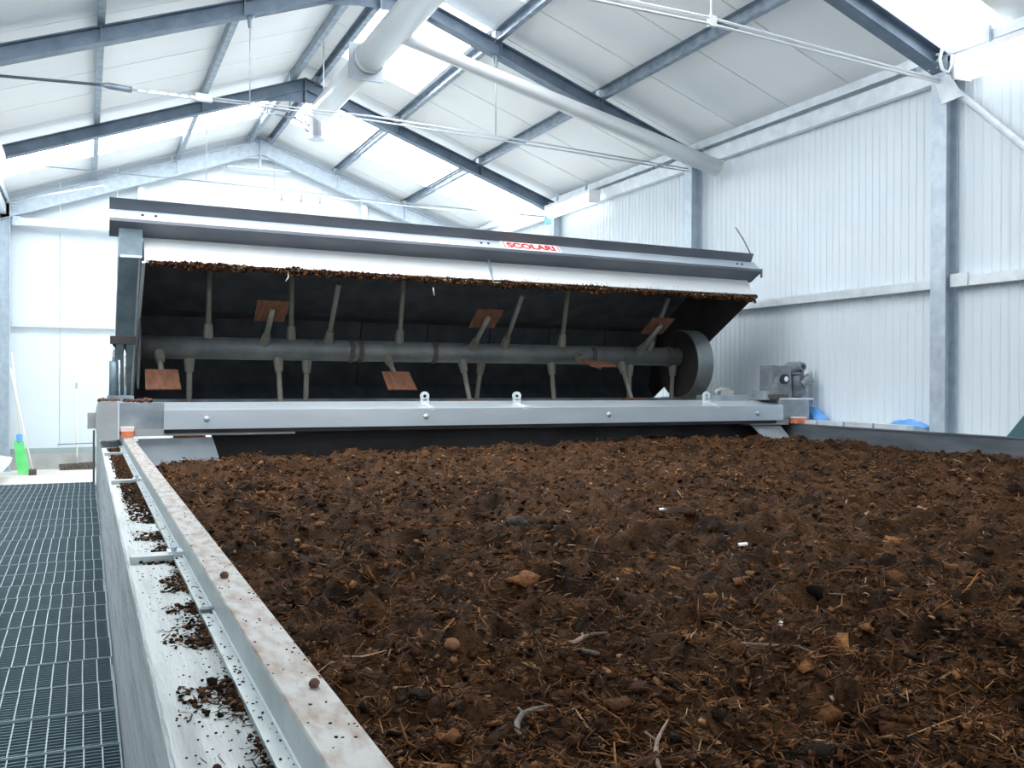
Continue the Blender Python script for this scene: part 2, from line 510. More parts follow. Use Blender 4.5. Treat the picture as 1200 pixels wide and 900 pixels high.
# tie rods and hangers
t = frames[0]
y = 6.75
for dz in (0.0, 0.055):
    rod('tie_rod', [(7.68, y - 0.02, 2.985 + dz * 0.5), (4.9, y - 0.02, 3.115 + dz), (1.5, y - 0.02, 3.14 + dz), (-1.27, y - 0.02, 3.0 + dz * .5)], 0.013, M['white_rod'], t)
for x in (4.95, 1.5):
    rod('hanger_rod', [(x, y, zb(x)), (x, y, 3.13)], 0.010, M['white_rod'], t)
    obj('tie_clip', box(B(), x - 0.035, x + 0.035, y - 0.035, y + 0.01, 3.10, 3.19), M['white_rod'], t)
t = frames[1]
y = 11.02
rod('tie_rod', [(-1.27, y, 3.11), (0.16, y, 3.165)], 0.016, M['dark_rod'], t)
for dz in (0.0, 0.05):
    rod('tie_rod', [(1.15, y, 3.145 + dz * 0.5), (3.1, y, 3.14 + dz), (4.75, y, 3.09 + dz), (7.69, y, 2.97 + dz * 0.7)], 0.011, M['galv_light'], t)
bm = tube(B(), [(0.12, y, 3.165), (0.2, y, 3.165), (0.3, y, 3.158), (0.44, y, 3.15)], 0.03, 8, radii=[0.014, 0.036, 0.036, 0.034])
obj('turnbuckle', bm, M['purlin'], t, smooth=True)
rod('tie_rod', [(0.40, y, 3.15), (1.2, y, 3.145)], 0.015, M['galv_light'], t)
for k in range(6):
    x = 0.5 + k * 0.11
    obj('chain_link', box(B(), x, x + 0.08, y - 0.014, y + 0.014, 3.132, 3.168), M['galv'], t)
for x in (1.69, 4.75):
    rod('hanger_rod', [(x, y, zb(x)), (x, y, 3.13)], 0.008, M['galv'], t)
    obj('hanger_socket', tube(B(), [(x, y, zb(x) + 0.005), (x, y, zb(x) - 0.03), (x, y, zb(x) - 0.13)], 0.03, 8, radii=[0.05, 0.034, 0.02]), M['purlin'], t)
obj('tie_clip', box(B(), 1.10, 1.28, y - 0.03, y + 0.03, 3.12, 3.20), M['galv'], t)
t = frames[2]
y = 15.27
rod('tie_rod', [(-1.27, y, 3.10), (1.69, y, 3.085), (4.75, y, 3.02), (7.69, y, 2.99)], 0.011, M['galv'], t)
rod('hanger_rod', [(1.69, y, zb(1.69)), (1.69, y, 3.08)], 0.009, M['white_rod'], t)
t = frames[3]
y = 19.55
obj('gable_post', box(B(), 0.90, 1.02, y + 0.10, YF - 0.002, ZF, zb(0.96) + 0.1), M['galv_light'], t)
obj('gable_post', box(B(), 5.36, 5.48, y + 0.10, YF - 0.002, ZF, zb(5.42) + 0.1), M['galv_light'], t)
obj('ridge_tie', box(B(), XC - 0.66, XC + 0.60, y - 0.03, y + 0.03, 4.28, 4.315), M['galv'], t)
obj('ridge_hanger', box(B(), XC - 0.02, XC + 0.02, y - 0.03, y + 0.03, 4.31, 4.52), M['galv'], t)
rod('wind_brace', [(-1.2, y - 0.25, 3.25), (0.25, y - 2.1, 3.30)], 0.012, M['white_rod'], t)

# purlins: C sections running the length of the hall on the rafters
def purlin(x, lab, s):
    bm = B()
    z = zb(x) + RAF
    xx = lambda a: x + s * a
    for (a0, a1, c0, c1) in ((-0.035, -0.029, 0.0, 0.158), (-0.029, 0.040, 0.0, 0.006), (-0.029, 0.040, 0.152, 0.158), (0.034, 0.040, 0.006, 0.022)):
        xa, xb_ = sorted((xx(a0), xx(a1)))
        box(bm, xa, xb_, -3.0, YF - 0.01, z + c0, z + c1)
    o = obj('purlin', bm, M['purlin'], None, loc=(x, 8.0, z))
    tag(o, lab, 'purlin', 'roof purlins')
    for y in FRAMES:
        c = box(B(), xx(-0.045) if s > 0 else xx(0.035) - 0.02, xx(-0.035) if s > 0 else xx(-0.035) + 0.01, y - 0.05, y + 0.05, z, z + 0.13)
        obj('cleat', c, M['galv_light'], o)
purlin(0.13, 'leftmost roof purlin of the left slope, seen as a vertical line', 1)
purlin(1.62, 'upper roof purlin of the left slope, between the leftmost purlin and the ridge', 1)
purlin(XC - 0.20, 'left purlin of the pair along the roof ridge', 1)
purlin(XC + 0.20, 'right purlin of the ridge pair, beside the round duct', -1)
purlin(4.77, 'upper roof purlin of the right slope, just right of the duct', -1)
purlin(6.29, 'lower roof purlin of the right slope, above the slanting branch pipe', -1)

# eave beams along both walls
def eave(xw, s, lab):
    bm = B()
    def bx(a0, a1, z0, z1):
        xa, xb_ = sorted((xw + s * a0, xw + s * a1))
        box(bm, xa, xb_, -3.0, YF - 0.01, z0, z1)
    bx(0.10, 0.112, 3.02, 3.20)
    bx(0.02, 0.10, 3.02, 3.032)
    bx(0.02, 0.10, 3.188, 3.20)
    bx(0.14, 0.16, 3.235, 3.32)
    bx(0.05, 0.16, 3.32, 3.335)
    o = obj('eave_beam', bm, M['galv_light'], None, loc=(xw, 8, 3.02))
    tag(o, lab, 'beam')
eave(XR, -1, 'galvanised eave beam along the top of the right wall')
eave(XL, 1, 'galvanised eave beam along the top of the left wall')

# wall girts
def girt(x0, x1, y0, y1, z0, z1, lab, grp):
    o = obj('wall_girt', box(B(), x0, x1, y0, y1, z0, z1), M['galv_light'], None, loc=((x0 + x1) / 2, (y0 + y1) / 2, z0))
    tag(o, lab, 'girt', grp)
    return o
g = girt(7.77, 7.868, 2.6, 6.65, 0.955, 1.05, 'horizontal galvanised girt on the right wall, nearest the camera', 'right wall girts')
obj('end_cleat', box(B(), 7.75, 7.77, 6.45, 6.65, 0.955, 1.08), M['galv_light'], g)
girt(7.77, 7.868, 6.85, 10.92, 0.955, 1.05, 'horizontal galvanised girt on the right wall behind the gearmotor', 'right wall girts')
girt(7.77, 7.868, 11.12, 15.17, 0.955, 1.05, 'horizontal galvanised girt on the right wall hidden behind the machine hood', 'right wall girts')
girt(-1.27, 7.68, YF - 0.1, YF - 0.002, 0.975, 1.06, 'lower pale girt across the far gable wall', 'gable wall girts')
g = girt(-1.24, 0.86, 19.48, 19.6, 2.84, 2.97, 'upper galvanised girt across the far gable wall, left of the machine', 'gable wall girts')
obj('angle_cleat', box(B(), -1.24, -1.10, 19.46, 19.48, 2.82, 2.99), M['galv'], g)
# sloping brace of the right wall
bm = tube(B(), [(7.74, 6.62, 2.90), (7.74, 2.7, -0.87)], 0.035, 10)
br = obj('wall_brace', bm, M['galv_light'], None, loc=(7.74, 6.6, 2.9), smooth=True)
tag(br, 'galvanised tube sloping down across the right wall from the near column top', 'brace')
obj('gusset_plate', hexa(B(), [(7.688, 6.46, 2.78), (7.698, 6.46, 2.78), (7.698, 6.70, 2.76), (7.688, 6.70, 2.76), (7.688, 6.62, 3.04), (7.698, 6.62, 3.04), (7.698, 6.80, 3.02), (7.688, 6.80, 3.02)]), M['galv_light'], br)

# fluorescent lamps on the eaves
def lamp(x, y0, y1, z0, z1, lab, s):
    t = thing('batten_lamp', lab, 'lamp', (x, (y0 + y1) / 2, z0), 'eave lamps')
    w = 0.10
    prof = [(x - w, z0 + 0.04), (x - w * .6, z0), (x + w * .6, z0), (x + w, z0 + 0.04), (x + w, z1 - 0.05), (x - w, z1 - 0.05)]
    obj('diffuser', prism_y(B(), prof, y0 + 0.03, y1 - 0.03), M['lamp'], t)
    obj('housing', box(B(), x - w - 0.005, x + w + 0.005, y0, y1, z1 - 0.05, z1), M['plate_white'], t)
    for ya, yb in ((y0, y0 + 0.03), (y1 - 0.03, y1)):
        obj('end_cap', box(B(), x - w - 0.003, x + w + 0.003, ya, yb, z0 - 0.003, z1 - 0.05), M['plate_white'], t)
    for y in (y0 + 0.3, y1 - 0.3):
        obj('bracket', box(B(), x - 0.02, x + 0.02, y - 0.02, y + 0.02, z1, 3.36 if s else z1 + 0.2), M['galv'], t)
lamp(7.60, 13.5, 15.15, 2.95, 3.16, 'glowing white batten lamp above the name plate end of the machine', 1)
lamp(7.69, 5.0, 6.48, 2.93, 3.16, 'glowing white batten lamp at the top right by the near column', 1)
lamp(-1.16, 13.5, 15.15, 2.98, 3.19, 'glowing white batten lamp at the left edge under the dark rafter', 1)

# cable looped over the near column head
bm = tube(B(), [(7.64, 6.62, 3.32), (7.60, 6.63, 3.26), (7.56, 6.62, 3.16), (7.57, 6.60, 3.06), (7.62, 6.57, 3.02), (7.65, 6.56, 3.08), (7.66, 6.56, 3.20)], 0.018, 8)
tag(obj('cable', bm, M['galv_light'], None, loc=(7.6, 6.6, 3.1), smooth=True), 'thick pale cable looped around the head of the near right column', 'cable')
bm = box(B(), 7.50, 7.62, 15.12, 15.17, 2.84, 3.0)
tag(obj('junction_box', bm, M['lightblue'], None, loc=(7.56, 15.15, 2.9)), 'small pale blue box hanging beside the far right lamp', 'box')

# ------------------------------------------------------------------ duct
t = thing('ventilation_duct', 'large pale round duct running under the ridge with a slanting branch pipe', 'duct', (3.42, 10.3, 4.0))
DX, DZ, DR = 3.20, 4.02, 0.18
obj('main_pipe', tube(B(), [(DX, -2.0, DZ), (DX, 11.42, DZ)], DR, 32), M['duct'], t, smooth=True)
obj('far_pipe', tube(B(), [(DX - 0.02, 11.42, DZ - 0.02), (DX - 0.02, 13.9, DZ)], DR * 0.92, 32), M['duct'], t, smooth=True)
bm = box(B(), 2.945, 3.385, 11.42, 11.46, 3.745, 4.195)
obj('flange_plate', bm, M['duct_plate'], t)
obj('pipe_collar', tube(B(), [(DX, 11.33, DZ), (DX, 11.42, DZ)], DR + 0.015, 32), M['duct'], t, smooth=True)
BPA, BPB = Vector((3.25, 10.3, 3.93)), Vector((7.68, 10.3, 2.865))
obj('branch_pipe', tube(B(), [BPA, BPA.lerp(BPB, 0.1), BPA.lerp(BPB, 0.75), BPB], 0.11, 24, radii=[0.074, 0.076, 0.108, 0.112]), M['duct'], t, smooth=True)
obj('pipe_mouth', tube(B(), [BPB, BPB + (BPB - BPA).normalized() * 0.012], 0.122, 24), M['duct'], t)
for y in (4.0, 8.2, 10.9, 13.9):
    bm = B()
    tube(bm, [(DX, y, DZ + DR), (DX, y, zb(DX) + ROOF)], 0.006, 6)
    obj('hanger_wire', bm, M['galv'], t)

# can on its conduit, under the roof beyond the third frame
YC = 16.5
t = thing('hanging_can', 'small grey can hanging on a conduit under the ridge beyond the duct', 'fixture', (3.68, YC, 4.25))
obj('can_body', tube(B(), [(3.68, YC, 4.27), (3.68, YC, 4.62)], 0.144, 20), M['can'], t)
obj('can_rim', tube(B(), [(3.68, YC, 4.24), (3.68, YC, 4.28)], 0.154, 20), M['galv'], t)
rod('conduit', [(2.63, YC, 4.62), (3.28, YC, 4.575), (3.42, YC, 4.52), (3.49, YC, 4.40), (3.57, YC, 4.36)], 0.018, M['purlin'], t, 8)
rod('conduit', [(3.28, YC, 4.60), (3.46, YC, 4.56), (3.52, YC, 4.48), (3.57, YC, 4.44)], 0.014, M['purlin'], t, 8)
for x in (2.82, 3.18):
    rod('conduit_hanger', [(x, YC, 4.60), (x + 0.06, YC, zb(x + 0.06) + ROOF)], 0.012, M['purlin'], t)
rod('cross_rail', [(2.70, YC, 4.70), (3.22, YC, 4.67)], 0.012, M['purlin'], t)
rod('bracket_arm', [(3.45, YC, 4.66), (4.0, YC, 4.60)], 0.014, M['purlin'], t)
rod('stem', [(3.70, YC, 4.60), (3.70, YC, zb(3.7) + ROOF)], 0.014, M['galv'], t)

# water pipe with three drop nozzles
t = thing('sprinkler_pipe', 'thin horizontal pipe with three drop nozzles before the gable wall', 'pipe', (3.9, 17.0, 3.3))
rod('pipe', [(3.14, 17, 3.345), (5.75, 17, 3.30), (7.875, 17, 3.28)], 0.012, M['galv'], t)
for x in (3.17, 3.52, 3.86):
    bm = tube(B(), [(x, 17, 3.34), (x, 17, 3.26), (x, 17, 3.255), (x, 17, 3.21)], 0.01, 8, radii=[0.009, 0.009, 0.018, 0.014])
    obj('nozzle', bm, M['purlin'], t)

# ------------------------------------------------------------------ rails of the trench
t = thing('left_rail', 'steel running rail with worn rusty top on the left trench wall', 'rail', (0.31, 5.0, -0.56), 'trench rails')
Y0, Y1 = -1.5, 12.4
RT = -0.48
obj('base_flange', box(B(), 0.247, 0.354, Y0, Y1, TW, TW + 0.014), M['rail_side'], t)
bm = B()
box(bm, 0.272, 0.2755, Y0, Y1, TW + 0.014, TW + 0.020)
obj('weld_seam', bm, M['galv_light'], t)
obj('rail_web', prism_y(B(), [(0.276, TW + 0.014), (0.35, TW + 0.014), (0.35, RT - 0.003), (0.274, RT - 0.003)], Y0, Y1), M['rail_side'], t)
obj('running_face', prism_y(B(), [(0.274, RT - 0.003), (0.3515, RT - 0.003), (0.3495, RT), (0.277, RT)], Y0, Y1), M['rail_top'], t)
for y in (0.7, 3.09, 5.45, 7.5):
    s = obj('sleeper_clip', box(B(), 0.124, 0.247, y - 0.035, y + 0.035, TW, TW + 0.022), M['rail_side'], t)
    obj('clamp', box(B(), 0.232, 0.276, y - 0.02, y + 0.05, TW + 0.014, TW + 0.028), M['galv_light'], s)
    for dy in (-0.005, 0.035):
        obj('bolt', tube(B(), [(0.25, y + dy, TW + 0.028), (0.25, y + dy, TW + 0.042)], 0.009, 6), M['galv'], s)
obj('joint_clip', box(B(), 0.247, 0.276, 2.30, 2.325, TW + 0.014, TW + 0.022), M['dark_rail'], t)
bm = B()
for k in range(26):
    y = 1.2 + k * 0.35
    tube(bm, [(0.258, y, TW + 0.0135), (0.258, y, TW + 0.0155)], 0.004, 6)
o = obj('bolt_holes', bm, M['bearing'], t); o['kind'] = 'stuff'

t = thing('right_rail', 'dark running rail with pale ledge along the foot of the right wall', 'rail', (7.5, 6.0, -0.585), 'trench rails')
obj('rail_side', box(B(), 7.345, 7.359, -2.0, 12.4, -0.80, -0.475), M['dark_rail'], t)
obj('rail_head', box(B(), 7.335, 7.42, -2.0, 12.4, -0.475, -0.462), M['dark_rail'], t)
ys = [6.86, 7.30, 7.72, 8.12, 8.34]
for a, b in zip(ys, ys[1:]):
    obj('ledge_strip', box(B(), 7.42, 7.52, a + 0.012, b - 0.012, -0.585, -0.415), M['galv_light'], t)
for a, b in ((6.86, 10.91), (11.13, 12.3)):
    obj('wall_sill', box(B(), 7.52, 7.868, a, b, -0.585, -0.45), M['cover'], t)

# ------------------------------------------------------------------ compost turner
T = thing('compost_turner', 'wide steel compost turning machine with raised hood spanning the trench on rails', 'machine', (3.7, 9.0, -0.50))
YB = 8.40
# carriage beam
cb = box(B(), 0.245, 0.60, YB + 0.03, YB + 0.34, -0.41, -0.195)
box(cb, 0.60, 7.176, YB + 0.03, YB + 0.34, -0.41, -0.285)
box(cb, 7.176, 7.26, YB + 0.03, YB + 0.34, -0.41, -0.195)
bmesh.ops.remove_doubles(cb, verts=cb.verts[:], dist=1e-4)
obj('carriage_beam', cb, M['beam_grey'], T)
cov = prism_x(B(), [(YB, -0.42), (YB, -0.257), (YB + 0.012, -0.251), (YB + 0.36, -0.197), (YB + 0.36, -0.23), (YB + 0.03, -0.275), (YB + 0.03, -0.42)], 0.596, 7.182)
cover = obj('beam_cover', cov, M['cover'], T)
for x, z in ((0.94, -0.335), (2.92, -0.335), (4.91, -0.335), (6.82, -0.34)):
    bm = B(); ball(bm, (x, YB - 0.002, z), 0.026, 2, sc3=(1, 0.6, 1))
    obj('bolt', bm, M['cover'], cover, smooth=True)
def lug(x):
    bm = B()
    n = 10
    prof = [(YB + 0.02, -0.245), (YB + 0.13, -0.18)]
    # strap lying on the chamfer
    prism_x(bm, [(YB - 0.006, -0.275), (YB - 0.006, -0.25), (YB + 0.24, -0.208), (YB + 0.24, -0.222), (YB + 0.0, -0.262), (YB + 0.0, -0.275)], x - 0.025, x + 0.025)
    # upright eye: ring plate in the x-z plane
    cx, cz, R, r = x, -0.145, 0.045, 0.018
    rings = []
    for yy in (YB + 0.20, YB + 0.225):
        rings.append(([bm.verts.new((cx + R * math.cos(a), yy, cz + R * math.sin(a))) for a in [2 * math.pi * k / 14 for k in range(14)]],
                      [bm.verts.new((cx + r * math.cos(a), yy, cz + r * math.sin(a))) for a in [2 * math.pi * k / 14 for k in range(14)]]))
    (o0, i0), (o1, i1) = rings
    for k in range(14):
        j = (k + 1) % 14
        bm.faces.new((o0[k], o0[j], i0[j], i0[k])); bm.faces.new((o1[j], o1[k], i1[k], i1[j]))
        bm.faces.new((o0[j], o0[k], o1[k], o1[j])); bm.faces.new((i0[k], i0[j], i1[j], i1[k]))
    box(bm, x - 0.04, x + 0.04, YB + 0.20, YB + 0.225, -0.222, -0.175)
    obj('lifting_eye', bm, M['galv_light'], cover, smooth=False)
for x in (2.98, 3.96, 6.28):
    lug(x)
obj('under_shade_strip', box(B(), 0.60, 7.10, YB + 0.02, YB + 0.30, -0.455, -0.421), M['skirt'], T)  # black strip standing for the shadow under the beam
obj('left_runner', box(B(), 0.37, 1.70, YB + 0.03, YB + 0.14, -0.475, -0.412), M['end_grey'], T)

# left end plate housing the wheels
bm = prism_y(B(), [(0.10, -0.18), (0.245, -0.18), (0.245, -0.495), (0.088, -0.495), (0.075, -0.40), (0.07, -0.33)], YB - 0.05, YB + 0.9)
ep = obj('end_plate', bm, M['end_grey'], T)
obj('side_block', box(B(), 0.01, 0.075, YB + 0.02, YB + 0.25, -0.405, -0.275), M['end_grey'], ep)
obj('edge_angle', box(B(), 0.235, 0.25, YB - 0.06, YB - 0.05, -0.49, -0.18), M['galv_light'], ep)
bm = B()
for k in range(60):
    x = random.uniform(0.09, 0.5); yy = random.uniform(YB - 0.03, YB + 0.2)
    if x > 0.24: yy += 0.05
    ball(bm, (x, yy, -0.178 + random.uniform(-0.005, 0.012)), random.uniform(0.008, 0.02), 1, 0.3)
o = obj('compost_crumbs', bm, M['clod'], T); o['kind'] = 'stuff'
obj('wheel_hub', tube(B(), [(0.25, YB + 0.25, -0.33), (0.36, YB + 0.25, -0.33)], 0.14, 20), M['beam_grey'], T)

# rail scrapers
s = obj('rail_scraper', box(B(), 0.262, 0.36, YB - 0.10, YB + 0.03, -0.478, -0.425), M['orange'], T)
obj('scraper_plate', box(B(), 0.258, 0.362, YB - 0.085, YB + 0.03, -0.425, -0.392), M['pale_pink'], s)
s = obj('rail_scraper', box(B(), 7.31, 7.45, YB - 0.08, YB + 0.03, -0.458, -0.40), M['orange'], T)
obj('scraper_plate', box(B(), 7.30, 7.46, YB - 0.06, YB + 0.03, -0.40, -0.385), M['pale_pink'], s)

# deflector plates at both sides and black skirt behind them
bm = hexa(B(), [(0.40, 8.42, -0.90), (1.12, 8.42, -0.90), (1.12, 8.432, -0.90), (0.40, 8.432, -0.90),
                (0.40, 8.50, -0.50), (1.0, 8.50, -0.495), (1.0, 8.512, -0.495), (0.40, 8.512, -0.50)])
obj('deflector_plate', bm, M['deflect'], T)
bm = hexa(B(), [(6.98, 8.36, -0.70), (7.335, 8.36, -0.70), (7.335, 8.375, -0.70), (6.98, 8.375, -0.70),
                (6.80, 8.47, -0.485), (7.20, 8.47, -0.485), (7.20, 8.482, -0.485), (6.80, 8.482, -0.485)])
obj('deflector_plate', bm, M['deflect'], T)
obj('right_runner', box(B(), 6.75, 7.30, YB + 0.04, YB + 0.2, -0.475, -0.412), M['end_grey'], T)
obj('rubber_skirt', box(B(), 1.02, 7.30, 8.72, 8.74, -1.10, -0.45), M['skirt'], T)

# shelf and bracket right of the drum
obj('shelf_plate', box(B(), 6.42, 6.93, YB + 0.30, YB + 0.6, -0.21, -0.145), M['beam_grey'], T)
bm = tube(B(), [(6.56, YB + 0.42, -0.145), (6.57, YB + 0.42, -0.10), (6.62, YB + 0.42, -0.078), (6.75, YB + 0.42, -0.078)], 0.02, 8)
obj('hose_bend', bm, M['end_grey'], T, smooth=True)
bm = box(B(), 6.62, 6.78, YB + 0.38, YB + 0.46, -0.145, -0.085)
obj('small_box', bm, M['end_grey'], T)

# gear motor on its box
gb = obj('motor_box', box(B(), 7.265, 7.60, YB + 0.05, YB + 0.40, -0.41, -0.19), M['beam_grey'], T)
obj('foot_plate', box(B(), 7.185, 7.66, YB + 0.04, YB + 0.42, -0.19, -0.172), M['galv_light'], gb)
gm = obj('gearbox', prism_y(B(), [(7.16, -0.172), (7.46, -0.172), (7.44, 0.20), (7.18, 0.20)], YB + 0.18, YB + 0.40), M['gear'], T)
obj('bearing_bracket', prism_y(B(), [(7.10, -0.172), (7.37, -0.172), (7.34, 0.03), (7.30, 0.08), (7.22, 0.07), (7.18, -0.02)], YB + 0.10, YB + 0.18), M['gear'], gm)
obj('bearing_ring', tube(B(), [(7.27, YB + 0.07, 0.045), (7.27, YB + 0.10, 0.045)], 0.058, 18), M['bearing'], gm)
obj('shaft_end', tube(B(), [(7.27, YB + 0.055, 0.045), (7.27, YB + 0.075, 0.045)], 0.03, 14), M['chrome'], gm)
obj('rust_tray', box(B(), 7.03, 7.30, YB + 0.06, YB + 0.35, -0.172, -0.13), M['shaft_band'], gm)
obj('stop_block', box(B(), 7.00, 7.05, YB + 0.08, YB + 0.3, -0.19, -0.09), M['beam_grey'], gm)
mo = obj('motor_body', tube(B(), [(7.60, YB + 0.27, -0.18), (7.60, YB + 0.27, -0.10), (7.58, YB + 0.27, 0.08), (7.57, YB + 0.27, 0.11)], 0.1, 20, radii=[0.07, 0.105, 0.105, 0.08]), M['gear'], T, smooth=True)
bm = B()
for k in range(10):
    z = -0.09 + k * 0.018
    tube(bm, [(7.595, YB + 0.27, z), (7.595, YB + 0.27, z + 0.006)], 0.114, 20)
o = obj('cooling_fins', bm, M['gear'], mo); o['kind'] = 'stuff'
obj('terminal_box', tube(B(), [(7.62, YB + 0.2, -0.02), (7.72, YB + 0.16, 0.06)], 0.065, 14), M['gear'], mo)
obj('motor_head', tube(B(), [(7.44, YB + 0.27, 0.16), (7.50, YB + 0.27, 0.17), (7.66, YB + 0.27, 0.18), (7.70, YB + 0.27, 0.18)], 0.07, 16, radii=[0.05, 0.075, 0.075, 0.05]), M['gear'], mo, smooth=True)
obj('inlet_port', tube(B(), [(7.60, YB + 0.15, 0.19), (7.60, YB + 0.25, 0.18)], 0.05, 14), M['gear'], mo)
obj('port_cap', tube(B(), [(7.60, YB + 0.145, 0.19), (7.60, YB + 0.155, 0.19)], 0.028, 12), M['bearing'], mo)
obj('neck_flange', tube(B(), [(7.58, YB + 0.27, 0.10), (7.58, YB + 0.27, 0.125)], 0.105, 18), M['gear'], mo)

# ---- raised hood
DZH = -0.05          # the hood sags a little towards the right
xa, xb_ = 0.475, 7.20
F, D = (8.92, 1.035), (9.10, 1.29)
lip = obj('hood_lip', sheet_x(B(), [F, (9.045, 1.215), (9.10, 1.29)], 0.012, xa - 0.01, xb_ - 0.01, DZH + .01), M['hood_lip'], T)
obj('lip_crease', prism_x(B(), [(9.040, 1.212), (9.046, 1.220), (9.050, 1.214), (9.044, 1.206)], xa, xb_ - 0.02, DZH), M['cover'], lip)
bm = B()
prism_x(bm, [(8.895, 1.02), (8.93, 1.045), (9.06, 1.265), (9.03, 1.29)], 3.815, 3.835, -0.02)
obj('lip_bracket', bm, M['galv'], lip)
bm = B()
ball(bm, (7.21, 8.93, 1.07 + DZH), 0.03, 1)
obj('corner_bolt', bm, M['bearing'], lip)
# top channel: upper lip, web, lower flange
top = obj('top_beam', prism_x(B(), [(9.005, 1.505), (8.885, 1.412), (8.893, 1.402), (9.015, 1.495)], 0.18, 7.24, DZH - .02), M['top_beam'], T)
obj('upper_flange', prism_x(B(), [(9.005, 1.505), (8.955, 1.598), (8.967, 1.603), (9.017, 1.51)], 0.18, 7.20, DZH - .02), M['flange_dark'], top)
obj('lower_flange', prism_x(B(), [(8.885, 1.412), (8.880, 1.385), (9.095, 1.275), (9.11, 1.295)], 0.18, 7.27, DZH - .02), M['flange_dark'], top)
bm = B()
def web(x, u):          # a point on the web: u = 0 bottom, 1 top
    return Vector((x, 8.885 + 0.12 * u, 1.412 + 0.093 * u + (DZH - .02) * (x - 0.18) / 7.06))
for x in (0.45, 0.56, 3.70, 3.78, 6.95, 7.02):
    p = web(x, 0.5); n = Vector((0, -0.61, 0.79))
    obj('bolt', tube(B(), [p, p + n * 0.01], 0.014, 8), M['bearing'], top)
# name plate and lettering
bm = B()
n = Vector((0, -0.61, 0.79))
c8 = [web(3.93, 0.06) + n * 0.001, web(4.61, 0.06) + n * 0.001, web(4.61, 0.06) + n * 0.004, web(3.93, 0.06) + n * 0.004,
      web(3.93, 0.98) + n * 0.001, web(4.61, 0.98) + n * 0.001, web(4.61, 0.98) + n * 0.004, web(3.93, 0.98) + n * 0.004]
hexa(bm, c8)
npl_ = obj('name_plate', bm, M['plate_white'], top)
cu = bpy.data.curves.new('letters', 'FONT')
cu.body = 'SCOLARI'
cu.size = 1.0
cu.extrude = 0.01
cu.offset = 0.05
tmp = bpy.data.objects.new('letters_tmp', cu)
COL.objects.link(tmp)
bpy.context.view_layer.update()
dg = bpy.context.evaluated_depsgraph_get()
lm = bpy.data.meshes.new_from_object(tmp.evaluated_get(dg))
COL.objects.unlink(tmp); bpy.data.objects.remove(tmp)
xs = [v.co.x for v in lm.vertices]; ysv = [v.co.y for v in lm.vertices]
x0_, x1_, y0_, y1_ = min(xs), max(xs), min(ysv), max(ysv)
rl = root_loc(T)
for v in lm.vertices:
    fx = (v.co.x - x0_) / (x1_ - x0_); fy = (v.co.y - y0_) / (y1_ - y0_)
    p = web(3.99 + 0.56 * fx, 0.16 + 0.70 * fy) + n * (0.005 + v.co.z * 0.1)
    v.co = Vector((p.x, p.y, p.z + C)) - rl
lm.name = 'lettering'
lm.materials.clear()
link_mesh('lettering', lm, M['red'], top)
bm = B()
for x in (3.955, 4.585):
    hexa(bm, [web(x, 0.12) + n * 0.004, web(x + 0.012, 0.12) + n * 0.004, web(x + 0.012, 0.12) + n * 0.006, web(x, 0.12) + n * 0.006,
              web(x, 0.92) + n * 0.004, web(x + 0.012, 0.92) + n * 0.004, web(x + 0.012, 0.92) + n * 0.006, web(x, 0.92) + n * 0.006])
obj('plate_border', bm, M['red'], top)
obj('end_hook', box(B(), 7.245, 7.262, 8.87, 8.89, 1.24, 1.345), M['flange_dark'], top)
rod('whip_rod', [(7.19, 9.0, 1.53), (7.08, 9.0, 1.70), (6.965, 9.0, 1.83)], 0.009, M['shaft'], top)
# hood back in bent sheet panels
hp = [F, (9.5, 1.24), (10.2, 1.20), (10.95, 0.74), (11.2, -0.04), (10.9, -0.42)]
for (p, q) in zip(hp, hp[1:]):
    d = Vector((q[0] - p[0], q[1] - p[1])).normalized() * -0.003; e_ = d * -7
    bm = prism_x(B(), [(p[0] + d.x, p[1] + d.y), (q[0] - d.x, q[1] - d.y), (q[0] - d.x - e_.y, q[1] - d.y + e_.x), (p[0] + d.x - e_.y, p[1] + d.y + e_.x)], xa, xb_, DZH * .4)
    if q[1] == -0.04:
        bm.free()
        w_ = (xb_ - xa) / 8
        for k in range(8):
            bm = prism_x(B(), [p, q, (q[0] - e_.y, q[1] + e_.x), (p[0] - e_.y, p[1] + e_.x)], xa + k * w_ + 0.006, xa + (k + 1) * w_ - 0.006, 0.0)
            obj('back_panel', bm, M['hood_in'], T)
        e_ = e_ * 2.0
        obj('light_block_sheet', prism_x(B(), [(p[0] - e_.y * .55, p[1] + .03), (q[0] - e_.y * .55, q[1] - .03), (q[0] - e_.y, q[1] - .03), (p[0] - e_.y, p[1] + .03)], xa, xb_, 0.0), M['hood_side'], T)  # added behind the panel gaps to stop light leaking through
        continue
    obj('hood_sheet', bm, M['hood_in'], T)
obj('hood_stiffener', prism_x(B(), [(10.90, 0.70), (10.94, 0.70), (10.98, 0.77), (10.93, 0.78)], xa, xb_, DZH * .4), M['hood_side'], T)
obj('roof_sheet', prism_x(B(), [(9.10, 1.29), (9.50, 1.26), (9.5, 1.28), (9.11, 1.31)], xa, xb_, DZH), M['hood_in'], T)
# side plates
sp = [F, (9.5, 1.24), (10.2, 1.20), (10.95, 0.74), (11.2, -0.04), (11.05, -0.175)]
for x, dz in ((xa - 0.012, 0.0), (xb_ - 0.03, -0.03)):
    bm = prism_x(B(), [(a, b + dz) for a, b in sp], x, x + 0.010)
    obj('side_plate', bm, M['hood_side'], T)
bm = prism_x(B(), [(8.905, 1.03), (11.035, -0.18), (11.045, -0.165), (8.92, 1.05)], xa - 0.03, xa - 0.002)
obj('plate_edge', bm, M['edge'], T)
